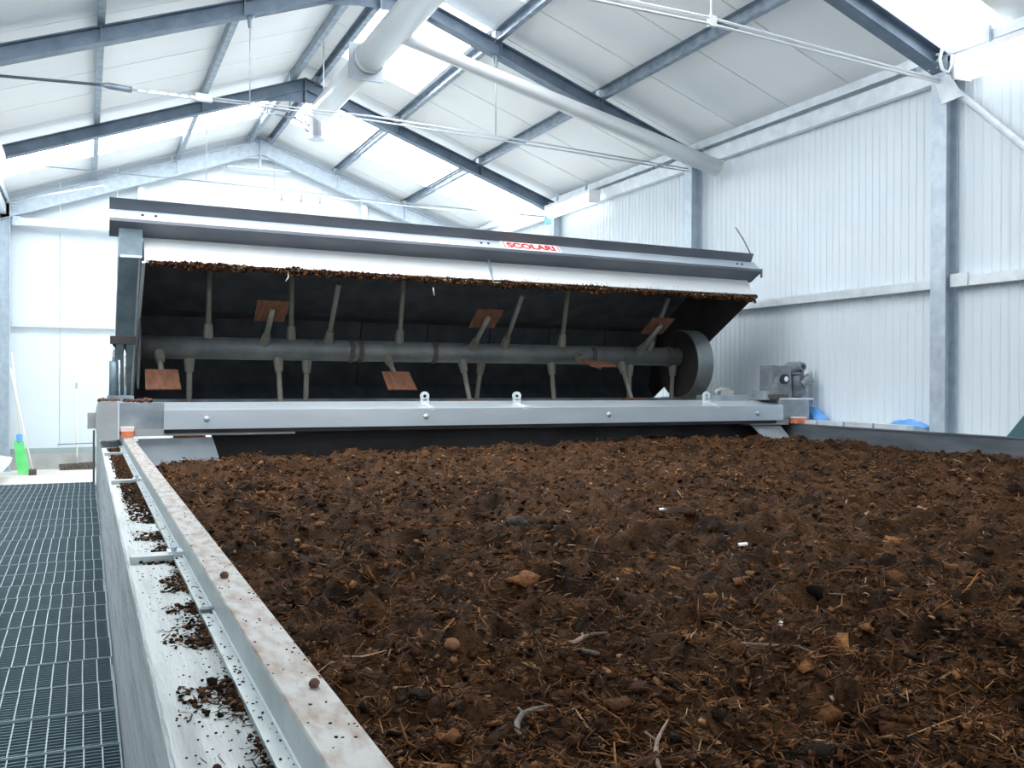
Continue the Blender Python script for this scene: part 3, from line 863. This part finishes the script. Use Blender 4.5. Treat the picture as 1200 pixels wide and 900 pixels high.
# arm on the left, leaning back, with its hydraulic cylinder
arm = obj('lifting_arm', prism_x(B(), [(8.985, 1.285), (9.12, 1.43), (10.95, -0.02), (10.83, -0.19)], 0.262, 0.442), M['arm'], T)
obj('arm_box', prism_x(B(), [(8.96, 1.09), (8.975, 1.40), (9.10, 1.40), (9.09, 1.09)], 0.258, 0.452), M['arm'], T)
obj('arm_seam', box(B(), 0.268, 0.446, 8.945, 8.962, 1.078, 1.10), M['galv_light'], arm)
obj('arm_flange', prism_x(B(), [(8.97, 1.29), (8.985, 1.30), (10.83, -0.18), (10.80, -0.19)], 0.432, 0.448), M['galv_light'], arm)
bm = B()
tube(bm, [(0.235, 9.58, -0.16), (0.235, 9.50, 0.17)], 0.042, 14)
hc = obj('hydraulic_cylinder', bm, M['arm'], T, smooth=True)
rod('piston_rod', [(0.235, 9.50, 0.17), (0.235, 9.45, 0.34)], 0.018, M['chrome'], hc)
rod('guide_rod', [(0.335, 9.50, -0.16), (0.325, 9.42, 0.34)], 0.014, M['chrome'], hc)
rod('guide_rod', [(0.285, 9.52, -0.16), (0.28, 9.45, 0.18)], 0.012, M['chrome'], hc)
obj('pivot_block', box(B(), 0.20, 0.42, 9.36, 9.52, 0.33, 0.40), M['hood_side'], hc)
obj('cylinder_foot', box(B(), 0.18, 0.40, 9.45, 9.66, -0.20, -0.15), M['arm'], hc)
obj('rear_beam', box(B(), 0.245, 7.26, 10.75, 10.95, -0.41, -0.21), M['beam_grey'], T)
for x in (0.10, 7.20):
    obj('side_beam', box(B(), x + .12, x + 0.26, YB + 0.34, 11.1, -0.41, -0.20), M['beam_grey'], T)

# rotor
SY, SZ, SR = 10.0, 0.325, 0.115
sh = obj('rotor_shaft', tube(B(), [(0.47, SY, SZ), (6.90, SY, SZ)], SR, 28), M['shaft'], T, smooth=True)
for x in (2.58, 2.68, 3.53, 5.56, 6.66):
    obj('shaft_band', tube(B(), [(x, SY, SZ), (x + 0.05, SY, SZ)], SR + 0.012, 24), M['shaft_band'], sh)
obj('drum_disc', tube(B(), [(6.86, SY, SZ - .09), (7.09, SY, SZ - .09)], 0.43, 48), M['disc'], T)
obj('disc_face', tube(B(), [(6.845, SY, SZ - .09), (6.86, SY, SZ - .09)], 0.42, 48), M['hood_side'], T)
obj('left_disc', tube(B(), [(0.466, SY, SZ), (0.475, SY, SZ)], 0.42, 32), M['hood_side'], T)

def tine(x, ang):
    paddle = ang in (56, 58, 126, 104)
    L = 0.66 if paddle else 0.84
    paddle = paddle or 90 < ang < 270
    a = math.radians(ang)
    d = Vector((0, -math.sin(a), math.cos(a)))
    c = Vector((x, SY, SZ))
    ob = obj('tine', tube(B(), [c + d * (SR - 0.01), c + d * L], 0.028, 8), M['tine'], T, smooth=True)
    obj('tine_clamp', tube(B(), [c + d * (SR - 0.015), c + d * (SR + 0.13)], 0.046, 8, radii=[0.055, 0.042]), M['tine'], ob)
    if paddle:
        tg = Vector((0, d.z, -d.y))
        bm = B()
        w, r0_, r1_ = 0.15, L - 0.22, L + 0.10
        pts = []
        for tt in (0.028, 0.042):
            for (ux, rr) in ((-w, r0_), (w, r0_), (w * 1.04, r1_), (-w * 1.04, r1_)):
                pts.append(c + d * rr + Vector((ux, 0, 0)) + tg * tt)
        hexa(bm, pts)
        obj('paddle', bm, M['paddle'], ob)
for x, ang in ((1.13, 8), (1.97, 2), (2.35, 38), (3.15, 14), (4.40, 42), (5.17, 14), (6.37, 36), (1.68, 56), (4.0, 56), (6.22, 58),
               (0.95, 180), (1.83, 162), (2.14, 186), (3.0, 126), (0.66, 126), (3.89, 152), (4.16, 198), (5.04, 170), (5.35, 104), (5.98, 150), (6.14, 182), (6.78, 184)):
    tine(x, ang)

# ------------------------------------------------------------------ numpy debris
def vnoise(x, y, cell, seed):
    r = np.random.default_rng(seed)
    G = r.random((256, 256))
    u, v = x / cell, y / cell
    i, j = np.floor(u).astype(int), np.floor(v).astype(int)
    fu, fv = u - i, v - j
    fu = fu * fu * (3 - 2 * fu); fv = fv * fv * (3 - 2 * fv)
    a = G[i % 256, j % 256]; b = G[(i + 1) % 256, j % 256]; c = G[i % 256, (j + 1) % 256]; d = G[(i + 1) % 256, (j + 1) % 256]
    return (a * (1 - fu) + b * fu) * (1 - fv) + (c * (1 - fu) + d * fu) * fv - 0.5

def heap(x, y):
    z = -0.635 + 0 * x
    z = z + 0.07 * vnoise(x, y, 0.9, 1) + 0.075 * vnoise(x + 5, y, 0.28, 2) + 0.085 * vnoise(x, y + 9, 0.12, 3) + 0.060 * vnoise(x, y, 0.055, 4) + 0.02 * vnoise(x, y, 0.025, 5)
    # the heap falls away towards the machine on the left, where it has been dug out
    k = np.clip((y - 7.25 - 0.22 * np.clip(x, 0, 5)) / 0.9, 0, 1) * np.clip((6.4 - x) / 1.8, 0, 1)
    z = z - 0.42 * k * k * (3 - 2 * k)
    # slopes down a little towards the rails
    z = z - 0.03 * np.exp(-(x - 0.36) / 0.25) - 0.03 * np.exp(-(7.33 - x) / 0.3)
    return z

PAL = np.array([(0.012, 0.007, 0.004), (0.038, 0.017, 0.008), (0.088, 0.038, 0.016), (0.150, 0.065, 0.026), (0.205, 0.094, 0.037), (0.29, 0.155, 0.07), (0.40, 0.28, 0.18)])

class Soup:
    def __init__(s):
        s.v, s.f3, s.f4, s.c, s.n = [], [], [], [], 0
    def add(s, verts, tris, quads, cols):
        """verts (n, k, 3), faces index one piece, cols (n, 3)"""
        n, k, _ = verts.shape
        base = (np.arange(n) * k + s.n)[:, None, None]
        if tris is not None and len(tris): s.f3.append((base + np.array(tris)[None]).reshape(-1, 3))
        if quads is not None and len(quads): s.f4.append((base + np.array(quads)[None]).reshape(-1, 4))
        s.v.append(verts.reshape(-1, 3)); s.c.append(np.repeat(cols, k, 0)); s.n += n * k
    def mesh(s, name):
        V = np.concatenate(s.v).astype(np.float32)
        Cc = np.concatenate(s.c)
        f3 = np.concatenate(s.f3) if s.f3 else np.zeros((0, 3), int)
        f4 = np.concatenate(s.f4) if s.f4 else np.zeros((0, 4), int)
        me = bpy.data.meshes.new(name)
        me.vertices.add(len(V)); me.vertices.foreach_set('co', V.ravel())
        nl = len(f3) * 3 + len(f4) * 4
        me.loops.add(nl)
        me.loops.foreach_set('vertex_index', np.concatenate([f3.ravel(), f4.ravel()]).astype(np.int32))
        me.polygons.add(len(f3) + len(f4))
        st = np.concatenate([np.arange(len(f3)) * 3, len(f3) * 3 + np.arange(len(f4)) * 4]).astype(np.int32)
        me.polygons.foreach_set('loop_start', st)
        me.update(calc_edges=True); me.validate()
        at = me.color_attributes.new('tint', 'FLOAT_COLOR', 'POINT')
        rgba = np.ones((len(V), 4), np.float32); rgba[:, :3] = Cc
        at.data.foreach_set('color', rgba.ravel())
        return me

def rand_cols(n, p):
    return PAL[RNG.choice(len(PAL), n, p=p)] * RNG.uniform(0.75, 1.3, (n, 1))

def fibres(s, pos, length, width, p, tilt=0.45):
    n = len(pos)
    a = RNG.uniform(0, 2 * np.pi, n); el = RNG.normal(0, tilt, n)
    d = np.stack([np.cos(a) * np.cos(el), np.sin(a) * np.cos(el), np.sin(el)], 1)
    u = np.stack([-np.sin(a), np.cos(a), 0 * a], 1)
    w = np.cross(d, u)
    bend = RNG.normal(0, 0.22, (n, 2))
    V = np.zeros((n, 9, 3))
    for k, tpos in enumerate((-0.5, 0.05, 0.5)):
        off = (0.25 - tpos * tpos) * 1.2
        c = pos + d * (tpos * length)[:, None] + (u * bend[:, :1] + w * bend[:, 1:]) * (off * length)[:, None]
        wd = width * (1.0 if k == 1 else 0.55)
        for q in range(3):
            ang = 2 * np.pi * q / 3
            V[:, k * 3 + q] = c + (u * np.cos(ang) + w * np.sin(ang) * 0.7) * wd[:, None]
    quads = []
    for k in (0, 1):
        for q in range(3):
            quads.append((k * 3 + q, k * 3 + (q + 1) % 3, k * 3 + 3 + (q + 1) % 3, k * 3 + 3 + q))
    s.add(V, [(2, 1, 0), (6, 7, 8)], quads, rand_cols(n, p))

def chips(s, pos, size, p):
    n = len(pos)
    a = RNG.uniform(0, 2 * np.pi, n); el = RNG.normal(0, 0.4, n)
    d = np.stack([np.cos(a) * np.cos(el), np.sin(a) * np.cos(el), np.sin(el)], 1)
    u = np.stack([-np.sin(a), np.cos(a), RNG.normal(0, 0.3, n)], 1)
    w = np.cross(d, u)
    V = np.zeros((n, 8, 3))
    L, W_, H_ = size, size * RNG.uniform(0.25, 0.6, n), size * RNG.uniform(0.08, 0.25, n)
    for i, (sx, sy, sz) in enumerate(((-1, -1, -1), (1, -1, -1), (1, 1, -1), (-1, 1, -1), (-1, -1, 1), (1, -1, 1), (1, 1, 1), (-1, 1, 1))):
        j = RNG.uniform(0.45, 1.0, (n, 3))
        V[:, i] = pos + d * (sx * L * j[:, 0])[:, None] + u * (sy * W_ * j[:, 1])[:, None] + w * (sz * H_ * j[:, 2])[:, None]
    s.add(V, None, [(0, 3, 2, 1), (4, 5, 6, 7), (0, 1, 5, 4), (1, 2, 6, 5), (2, 3, 7, 6), (3, 0, 4, 7)], rand_cols(n, p))

_b = bmesh.new(); bmesh.ops.create_icosphere(_b, subdivisions=1, radius=1)
ICO_V = np.array([v.co[:] for v in _b.verts]); ICO_F = [tuple(v.index for v in f.verts) for f in _b.faces]; _b.free()
_b = bmesh.new(); bmesh.ops.create_icosphere(_b, subdivisions=2, radius=1)
ICO2_V = np.array([v.co[:] for v in _b.verts]); ICO2_F = [tuple(v.index for v in f.verts) for f in _b.faces]; _b.free()
def clumps(s, pos, r, p, flat=0.65, big=False):
    n = len(pos)
    IV, IF = (ICO2_V, ICO2_F) if big else (ICO_V, ICO_F)
    k = RNG.uniform(0.5, 1.3, (n, len(IV)))
    sc3 = np.stack([RNG.uniform(0.7, 1.3, n), RNG.uniform(0.7, 1.3, n), np.full(n, flat)], 1)
    V = IV[None] * k[..., None] * r[:, None, None] * sc3[:, None] + pos[:, None]
    s.add(V, IF, None, rand_cols(n, p))

# the heap itself
S = Soup()
gy = 0.55 * (9.9 / 0.55) ** np.linspace(0, 1, 440)
gx = np.linspace(0.358, 7.343, 460)
X, Yg = np.meshgrid(gx, gy)
Z = heap(X, Yg) + RNG.normal(0, 0.0045, X.shape)
V = np.stack([X, Yg, Z + C], -1).reshape(1, -1, 3)
ny, nx = X.shape
ii = (np.arange(ny - 1)[:, None] * nx + np.arange(nx - 1)[None]).ravel()
quads = np.stack([ii, ii + 1, ii + nx + 1, ii + nx], 1)
S.v.append(V.reshape(-1, 3)); S.f4.append(quads); S.n = nx * ny
t1 = np.clip(0.5 + 1.1 * vnoise(X, Yg, 0.06, 21) + 0.5 * vnoise(X, Yg, 0.4, 22), 0, 1).reshape(-1, 1)
S.c.append(np.array([[0.013, 0.007, 0.004]]) * (1 - t1) + np.array([[0.072, 0.034, 0.015]]) * t1)

def scatter(n, pw=1.6, ymax=9.6):
    u = RNG.random(n)
    a, b = 0.72 ** (1 - pw), ymax ** (1 - pw)
    y = (a + (b - a) * u) ** (1 / (1 - pw))
    xmax = np.minimum(7.32, 1.45 * y + 1.3)
    x = 0.38 + (xmax - 0.38) * RNG.random(n)
    return x, y
def at_heap(n, lift, pw=1.6):
    x, y = scatter(n, pw)
    return np.stack([x, y, heap(x, y) + RNG.uniform(*lift, n) + C], 1)
n = 8000
clumps(S, at_heap(n, (-0.010, 0.006)), RNG.uniform(0.005, 0.018, n), [.22, .34, .24, .13, .06, .01, 0])
n = 420
clumps(S, at_heap(n, (-0.022, -0.004)), RNG.uniform(0.022, 0.042, n), [.3, .34, .2, .12, .04, 0, 0], big=True)
n = 62000
fibres(S, at_heap(n, (-0.004, 0.014)), RNG.uniform(0.015, 0.055, n), RNG.uniform(0.0008, 0.0022, n), [.12, .2, .25, .22, .14, .055, .015])
n = 5000
fibres(S, at_heap(n, (0.0, 0.016)), RNG.uniform(0.05, 0.12, n), RNG.uniform(0.0015, 0.0038, n), [.1, .22, .28, .23, .12, .04, .01], 0.3)
n = 20000
chips(S, at_heap(n, (-0.004, 0.012)), RNG.uniform(0.004, 0.017, n), [.2, .26, .25, .18, .08, .025, .005])
def far_heap(n, lift):
    p = at_heap(n, lift, 0.6)
    return p[p[:, 1] > RNG.uniform(2.6, 4.6, len(p))]
def near_rail(n, lift):
    y = 1.2 * (8.5 / 1.2) ** RNG.random(n); x = 0.385 + 1.3 * RNG.random(n) ** 1.3
    return np.stack([x, y, heap(x, y) + RNG.uniform(*lift, n) + C], 1)
n = 9000
fibres(S, near_rail(n, (-0.004, 0.014)), RNG.uniform(0.015, 0.06, n), RNG.uniform(0.001, 0.003, n), [.12, .2, .25, .24, .14, .04, .01])
n = 3000
chips(S, near_rail(n, (-0.004, 0.012)), RNG.uniform(0.006, 0.018, n), [.18, .25, .26, .2, .09, .02, 0])
a = far_heap(17000, (0.0, 0.02)); fibres(S, a, RNG.uniform(0.03, 0.09, len(a)), RNG.uniform(0.0025, 0.005, len(a)), [.16, .18, .22, .22, .14, .06, .02], 0.35)
a = far_heap(9000, (-0.008, 0.010)); clumps(S, a, RNG.uniform(0.008, 0.022, len(a)), [.3, .3, .2, .13, .06, .01, 0])
a = far_heap(9000, (0.0, 0.014)); chips(S, a, RNG.uniform(0.010, 0.024, len(a)), [.16, .22, .24, .2, .12, .05, .01])
n = 900
chips(S, at_heap(n, (0.0, 0.014)), RNG.uniform(0.018, 0.038, n), [.16, .28, .27, .19, .08, .02, 0])
me = S.mesh('compost_heap')
o = link_mesh('compost_heap', me, M['compost'])
tag(o, 'wide bed of dark brown fibrous compost filling the trench', 'compost', kind='stuff')

# crumbs on the left wall top and on the flange
S = Soup()
def ledge(n, x0, x1, y0, y1, z, lift=0.006, clump=True):
    y = y0 * (y1 / y0) ** RNG.random(n)
    x = x0 + (x1 - x0) * (1 - RNG.random(n) ** 1.7)
    if clump:
        keep = (vnoise(x, y, 0.11, 31) + 0.35 * vnoise(x, y, 0.5, 32) + (x - x0) / (x1 - x0) * 0.3 + np.clip((y - 4.2) * 0.16, -0.22, 0.45)) > RNG.uniform(-0.02, 0.42, n)
        x, y = x[keep], y[keep]
    return np.stack([x, y, z + RNG.uniform(0, lift, len(x)) + C], 1)
P1 = [.4, .35, .17, .06, .02, 0, 0]
a = ledge(5200, 0.150, 0.246, 1.2, 8.25, TW); fibres(S, a, RNG.uniform(0.006, 0.03, len(a)), RNG.uniform(0.0008, 0.002, len(a)), P1, 0.2)
a = ledge(3600, 0.150, 0.246, 1.2, 8.25, TW); clumps(S, a, RNG.uniform(0.002, 0.008, len(a)), P1)
a = ledge(170, 0.185, 0.244, 1.3, 8.25, TW); clumps(S, a, RNG.uniform(0.007, 0.013, len(a)), P1)
a = ledge(700, 0.135, 0.246, 1.2, 8.2, TW, clump=False); clumps(S, a, RNG.uniform(0.001, 0.003, len(a)), P1)
a = ledge(5200, 0.165, 0.246, 4.0, 8.25, TW, 0.008, False); a = a[a[:, 1] > RNG.uniform(3.6, 6.5, len(a))]; clumps(S, a, RNG.uniform(0.003, 0.009, len(a)), P1)
a = ledge(170, 0.249, 0.272, 1.2, 8.2, TW + 0.014, 0.002, False); clumps(S, a, RNG.uniform(0.0012, 0.0035, len(a)), P1)
a = ledge(170, 0.278, 0.347, 1.2, 8.2, RT, 0.001, False); clumps(S, a, RNG.uniform(0.001, 0.0032, len(a)), P1)
o = link_mesh('compost_crumbs', S.mesh('compost_crumbs'), M['compost'])
tag(o, 'dark compost crumbs strewn along the top of the left trench wall', 'compost', kind='stuff')

# compost fringe hanging on the hood lip: a part of the machine
S = Soup()
n = 5200
x = RNG.uniform(xa + 0.03, xb_, n)
zz = F[1] + (DZH + .01) * (x - xa) / (xb_ - xa) - 0.004
thick = 0.014 + 0.042 * np.clip(0.5 + 1.6 * vnoise(x, x * 0 + 3.3, 0.12, 41), 0, 1)
pos = np.stack([x, np.full(n, F[0] - 0.010) + RNG.uniform(-0.014, 0.03, n), zz + RNG.uniform(-1, 0.6, n) * thick + 0.010], 1)
pos[:, 2] += C
pos -= np.array(root_loc(T))
clumps(S, pos, RNG.uniform(0.006, 0.017, n), [.25, .35, .25, .12, .03, 0, 0], flat=0.9)
m2 = 2600
x2 = RNG.uniform(xa + 0.03, xb_ - 0.03, m2); h2 = np.abs(RNG.normal(0, 0.028, m2))
p2 = np.stack([x2, F[0] - 0.012 + h2 * 0.69, F[1] + (DZH + .01) * (x2 - xa) / (xb_ - xa) + h2 + C], 1) - np.array(root_loc(T))
clumps(S, p2, RNG.uniform(0.0025, 0.007, m2), [.1, .3, .3, .2, .1, 0, 0], flat=0.9)
m_ = 1500
k = RNG.choice(n, m_)
fibres(S, pos[k] + np.array([0, -0.01, 0]), RNG.uniform(0.03, 0.10, m_), RNG.uniform(0.001, 0.0022, m_), [.2, .3, .25, .15, .07, .03, 0], 1.0)
o = link_mesh('compost_fringe', S.mesh('compost_fringe'), M['compost'], T)
o['kind'] = 'stuff'
rod('hanging_straw', [(1.72, 8.90, 1.02), (1.725, 8.895, 0.97), (1.70, 8.89, 0.93)], 0.006, M['pole'], T)
rod('hanging_straw', [(3.17, 8.92, 0.94), (3.18, 8.91, 0.86)], 0.005, M['scrap'], T)

# ------------------------------------------------------------------ single pieces lying on the compost
def hz(x, y): return float(heap(np.array([x]), np.array([y]))[0])
def twig(x, y, ang, L, r, lab, m, curve=0.12, lift=0.03):
    pts = []
    for k in range(6):
        s = k / 5 - 0.5
        px = x + math.cos(ang) * L * s - math.sin(ang) * curve * L * (0.25 - s * s) * 4 * 0.5
        py = y + math.sin(ang) * L * s + math.cos(ang) * curve * L * (0.25 - s * s) * 4 * 0.5
        pts.append((px, py, hz(px, py) * 0.3 + hz(x, y) * 0.7 + lift + 0.02 * s))
    z0 = pts[2][2]
    bm = tube(B(), pts, r, 8, radii=[r * q for q in (0.7, 1, 1, 0.9, 0.7, 0.4)])
    # a side stub
    p = Vector(pts[3]); tube(bm, [p, p + Vector((math.cos(ang + 0.9), math.sin(ang + 0.9), 0.3)) * L * 0.12], r * 0.5, 6)
    tag(obj('twig', bm, m, None, loc=pts[2], smooth=True), lab, 'twig', 'twigs on the compost')
twig(0.885, 1.32, 0.95, 0.22, 0.0042, 'thin pinkish twig standing out at the front bottom edge of the compost', M['twig'], 0.15)
twig(0.78, 1.60, 0.75, 0.14, 0.006, 'short curved grey twig on the front compost, left of the pinkish twig', M['scrap_grey'], 0.5)
twig(1.42, 1.68, 2.7, 0.16, 0.006, 'long dark twig lying on the front compost, right of the pinkish twig', M['twig'], 0.1)
twig(1.10, 1.98, 0.3, 0.14, 0.006, 'curved brown stick on the compost in the middle foreground', M['twig'], 0.4)
def chip(name, x, y, L, W, H, ang, lab, m, grp, cat, lift=0.022):
    bm = B(); z = hz(x, y) + lift
    ca, sa = math.cos(ang), math.sin(ang)
    c8 = []
    for dz in (-H, H):
        for (a, b) in ((-L, -W * .6), (L * .8, -W), (L, W * .5), (-L * .7, W)):
            c8.append((x + ca * a - sa * b, y + sa * a + ca * b, z + dz + 0.3 * H * a / L + 0.25 * b))
    hexa(bm, c8)
    tag(obj(name, bm, m, None, loc=(x, y, z)), lab, cat, grp)
G1 = 'white scraps on the compost'
chip('plastic_scrap', 2.13, 2.70, 0.022, 0.008, 0.003, 0.1, 'white scrap on the compost, in the middle of the right half', M['scrap'], G1, 'scrap')
chip('plastic_scrap', 1.646, 1.93, 0.014, 0.005, 0.003, 0.8, 'small forked white scrap on the compost near the front right', M['scrap'], G1, 'scrap')
chip('plastic_scrap', 2.37, 3.57, 0.022, 0.009, 0.003, 0.0, 'flat white scrap lying farthest back on the compost', M['scrap'], G1, 'scrap', 0.04)
G2 = 'large chips on the compost'
chip('wood_chip', 1.084, 1.95, 0.028, 0.015, 0.003, 2.2, 'pale grey pointed chip with fine lines on the compost', M['scrap_grey'], G2, 'chip')
chip('wood_chip', 1.17, 2.95, 0.045, 0.016, 0.006, 2.4, 'long grey-brown chip on the compost in the left half', M['scrap_grey'], G2, 'chip')
def clod(x, y, z, r, lab, grp=None, m='clod'):
    bm = B(); ball(bm, (x, y, z + r * 0.7), r, 3, 0.07, (1, 1.1, 0.85))
    for v in bm.verts:
        v.co.z = max(v.co.z, z)
    tag(obj('clod', bm, M[m], None, loc=(x, y, z), smooth=True), lab, 'clod', grp)
clod(0.327, 1.465, RT, 0.0085, 'small round brown clod on the left rail top, nearest the camera', 'clods on the rail')
clod(0.307, 2.362, RT, 0.010, 'flat brown clod on the left rail top, farther than the round one', 'clods on the rail')
G3 = 'clods on the compost'
clod(1.643, 3.57, hz(1.643, 3.57) - 0.01, 0.05, 'large dark clod on the compost in the left half', G3, 'dark_clod')
clod(0.802, 2.106, hz(0.802, 2.106) - 0.002, 0.018, 'small orange-brown clod on the compost beside the rail', G3, 'orange_clod')

# ------------------------------------------------------------------ tools by the end wall
def pole(pts, r, m, parent): return rod('handle', pts, r, m, parent, 10)
t = thing('push_broom', 'wide push broom leaning on the far gable wall, with a dark head and white handle', 'broom', (-0.15, 19.4, ZF), 'brooms at the far wall')
pole([(-0.15, 19.46, -1.62), (-0.17, 19.69, -0.09)], 0.016, M['pole'], t)
obj('grip', tube(B(), [(-0.168, 19.675, -0.18), (-0.17, 19.69, -0.07)], 0.022, 10), M['end_grey'], t)
obj('broom_head', prism_y(B(), [(-0.46, ZF + 0.06), (0.16, ZF + 0.08), (0.16, ZF + 0.14), (-0.46, ZF + 0.11)], 19.41, 19.50), M['bristle'], t)
obj('bristles', box(B(), -0.45, 0.15, 19.42, 19.49, ZF, ZF + 0.09), M['bristle'], t)
obj('socket', tube(B(), [(-0.15, 19.455, -1.60), (-0.152, 19.475, -1.47)], 0.026, 10), M['end_grey'], t)
t = thing('broom', 'second pole standing behind the end of the machine by the gable wall', 'broom', (0.20, 19.4, ZF), 'brooms at the far wall')
pole([(0.24, 19.45, -1.64), (0.21, 19.69, -0.09)], 0.015, M['pole'], t)
obj('broom_head', box(B(), 0.17, 0.43, 19.40, 19.49, ZF, ZF + 0.10), M['bristle'], t)
t = thing('shovel', 'green plastic shovel leaning on the corner column, blade down', 'shovel', (-1.1, 18.9, ZF), 'tools in the corner')
pole([(-1.06, 18.95, -1.15), (-1.235, 19.30, 0.48)], 0.016, M['pole'], t)
bm = B()
hexa(bm, [(-1.10, 18.80, ZF), (-0.90, 18.80, ZF), (-0.90, 18.84, ZF), (-1.10, 18.84, ZF), (-1.18, 18.95, -1.10), (-1.02, 18.95, -1.12), (-1.02, 18.99, -1.12), (-1.18, 18.99, -1.10)])
obj('blade', bm, M['green'], t)
obj('collar', tube(B(), [(-1.08, 18.96, -1.13), (-1.09, 18.99, -1.0)], 0.05, 10), M['blue'], t)
t = thing('hand_broom', 'white-handled broom with a small black head leaning across the green shovel', 'broom', (-0.85, 18.6, ZF), 'tools in the corner')
pole([(-0.86, 18.66, -1.62), (-1.255, 19.25, 0.20)], 0.016, M['pole'], t)
obj('broom_head', box(B(), -0.92, -0.80, 18.58, 18.74, ZF, ZF + 0.10), M['bristle'], t)
bm = hexa(B(), [(-1.45, 16.4, -1.45), (-1.18, 16.4, -1.45), (-1.18, 18.4, -1.45), (-1.45, 18.4, -1.45), (-1.45, 16.4, -1.30), (-1.16, 16.4, -1.36), (-1.16, 18.4, -1.36), (-1.45, 18.4, -1.30)])
t = thing('low_bench', 'low white bench against the left wall before the corner tools', 'bench', (-1.3, 17.4, ZF))
obj('bench_top', bm, M['plate_white'], t)
for y in (16.5, 18.25):
    obj('leg', box(B(), -1.44, -1.38, y, y + 0.06, ZF, -1.44), M['plate_white'], t)

# post and wire closing the walkway end
t = thing('guard_post', 'thin dark post with a wire at the far end of the grating', 'post', (0.085, 12.15, ZF))
rod('post', [(0.085, 12.12, ZF), (0.085, 12.12, -0.60)], 0.014, M['dark_rod'], t)
rod('wire', [(0.085, 12.12, -0.75), (-0.30, 12.12, -0.76)], 0.005, M['dark_rod'], t)

# blue sheets by the right wall
def blue(x, y0, y1, z0, z1, lab):
    bm = B(); n, m_ = 14, 6
    vs = [[None] * (m_ + 1) for _ in range(n + 1)]
    for i in range(n + 1):
        for j in range(m_ + 1):
            yy = y0 + (y1 - y0) * i / n
            xx = x + 0.16 * (j / m_ - 0.5)
            e = math.sin(math.pi * i / n) ** 0.7 * math.sin(math.pi * (0.08 + 0.84 * j / m_))
            vs[i][j] = bm.verts.new((xx + 0.01 * math.sin(i * 2.1), yy, z0 + (z1 - z0) * e * (0.85 + 0.15 * math.sin(i * 1.7 + j))))
    for i in range(n):
        for j in range(m_):
            bm.faces.new((vs[i][j], vs[i + 1][j], vs[i + 1][j + 1], vs[i][j + 1]))
    loop = [vs[i][0] for i in range(n + 1)] + [vs[n][j] for j in range(1, m_ + 1)] + [vs[i][m_] for i in range(n - 1, -1, -1)] + [vs[0][j] for j in range(m_ - 1, 0, -1)]
    bm.faces.new(loop)
    tag(obj('blue_sheet', bm, M['blue'], None, loc=(x, (y0 + y1) / 2, z0), smooth=True), lab, 'sheet', 'blue sheets by the right wall')
blue(7.74, 6.86, 7.42, -0.45, -0.36, 'crumpled blue sheet on the sill beside the right column')
blue(7.76, 8.32, 9.2, -0.45, -0.20, 'blue sheet bunched behind the gearmotor')
bm = prism_x(B(), [(5.92, -0.585), (5.2, -0.585), (5.2, 0.0), (5.41, 0.0)], 7.5, 7.72)
tag(obj('cover_box', bm, M['teal'], None, loc=(7.6, 5.6, -0.585)), 'dark teal slanted cover behind the right rail at the right edge', 'box')
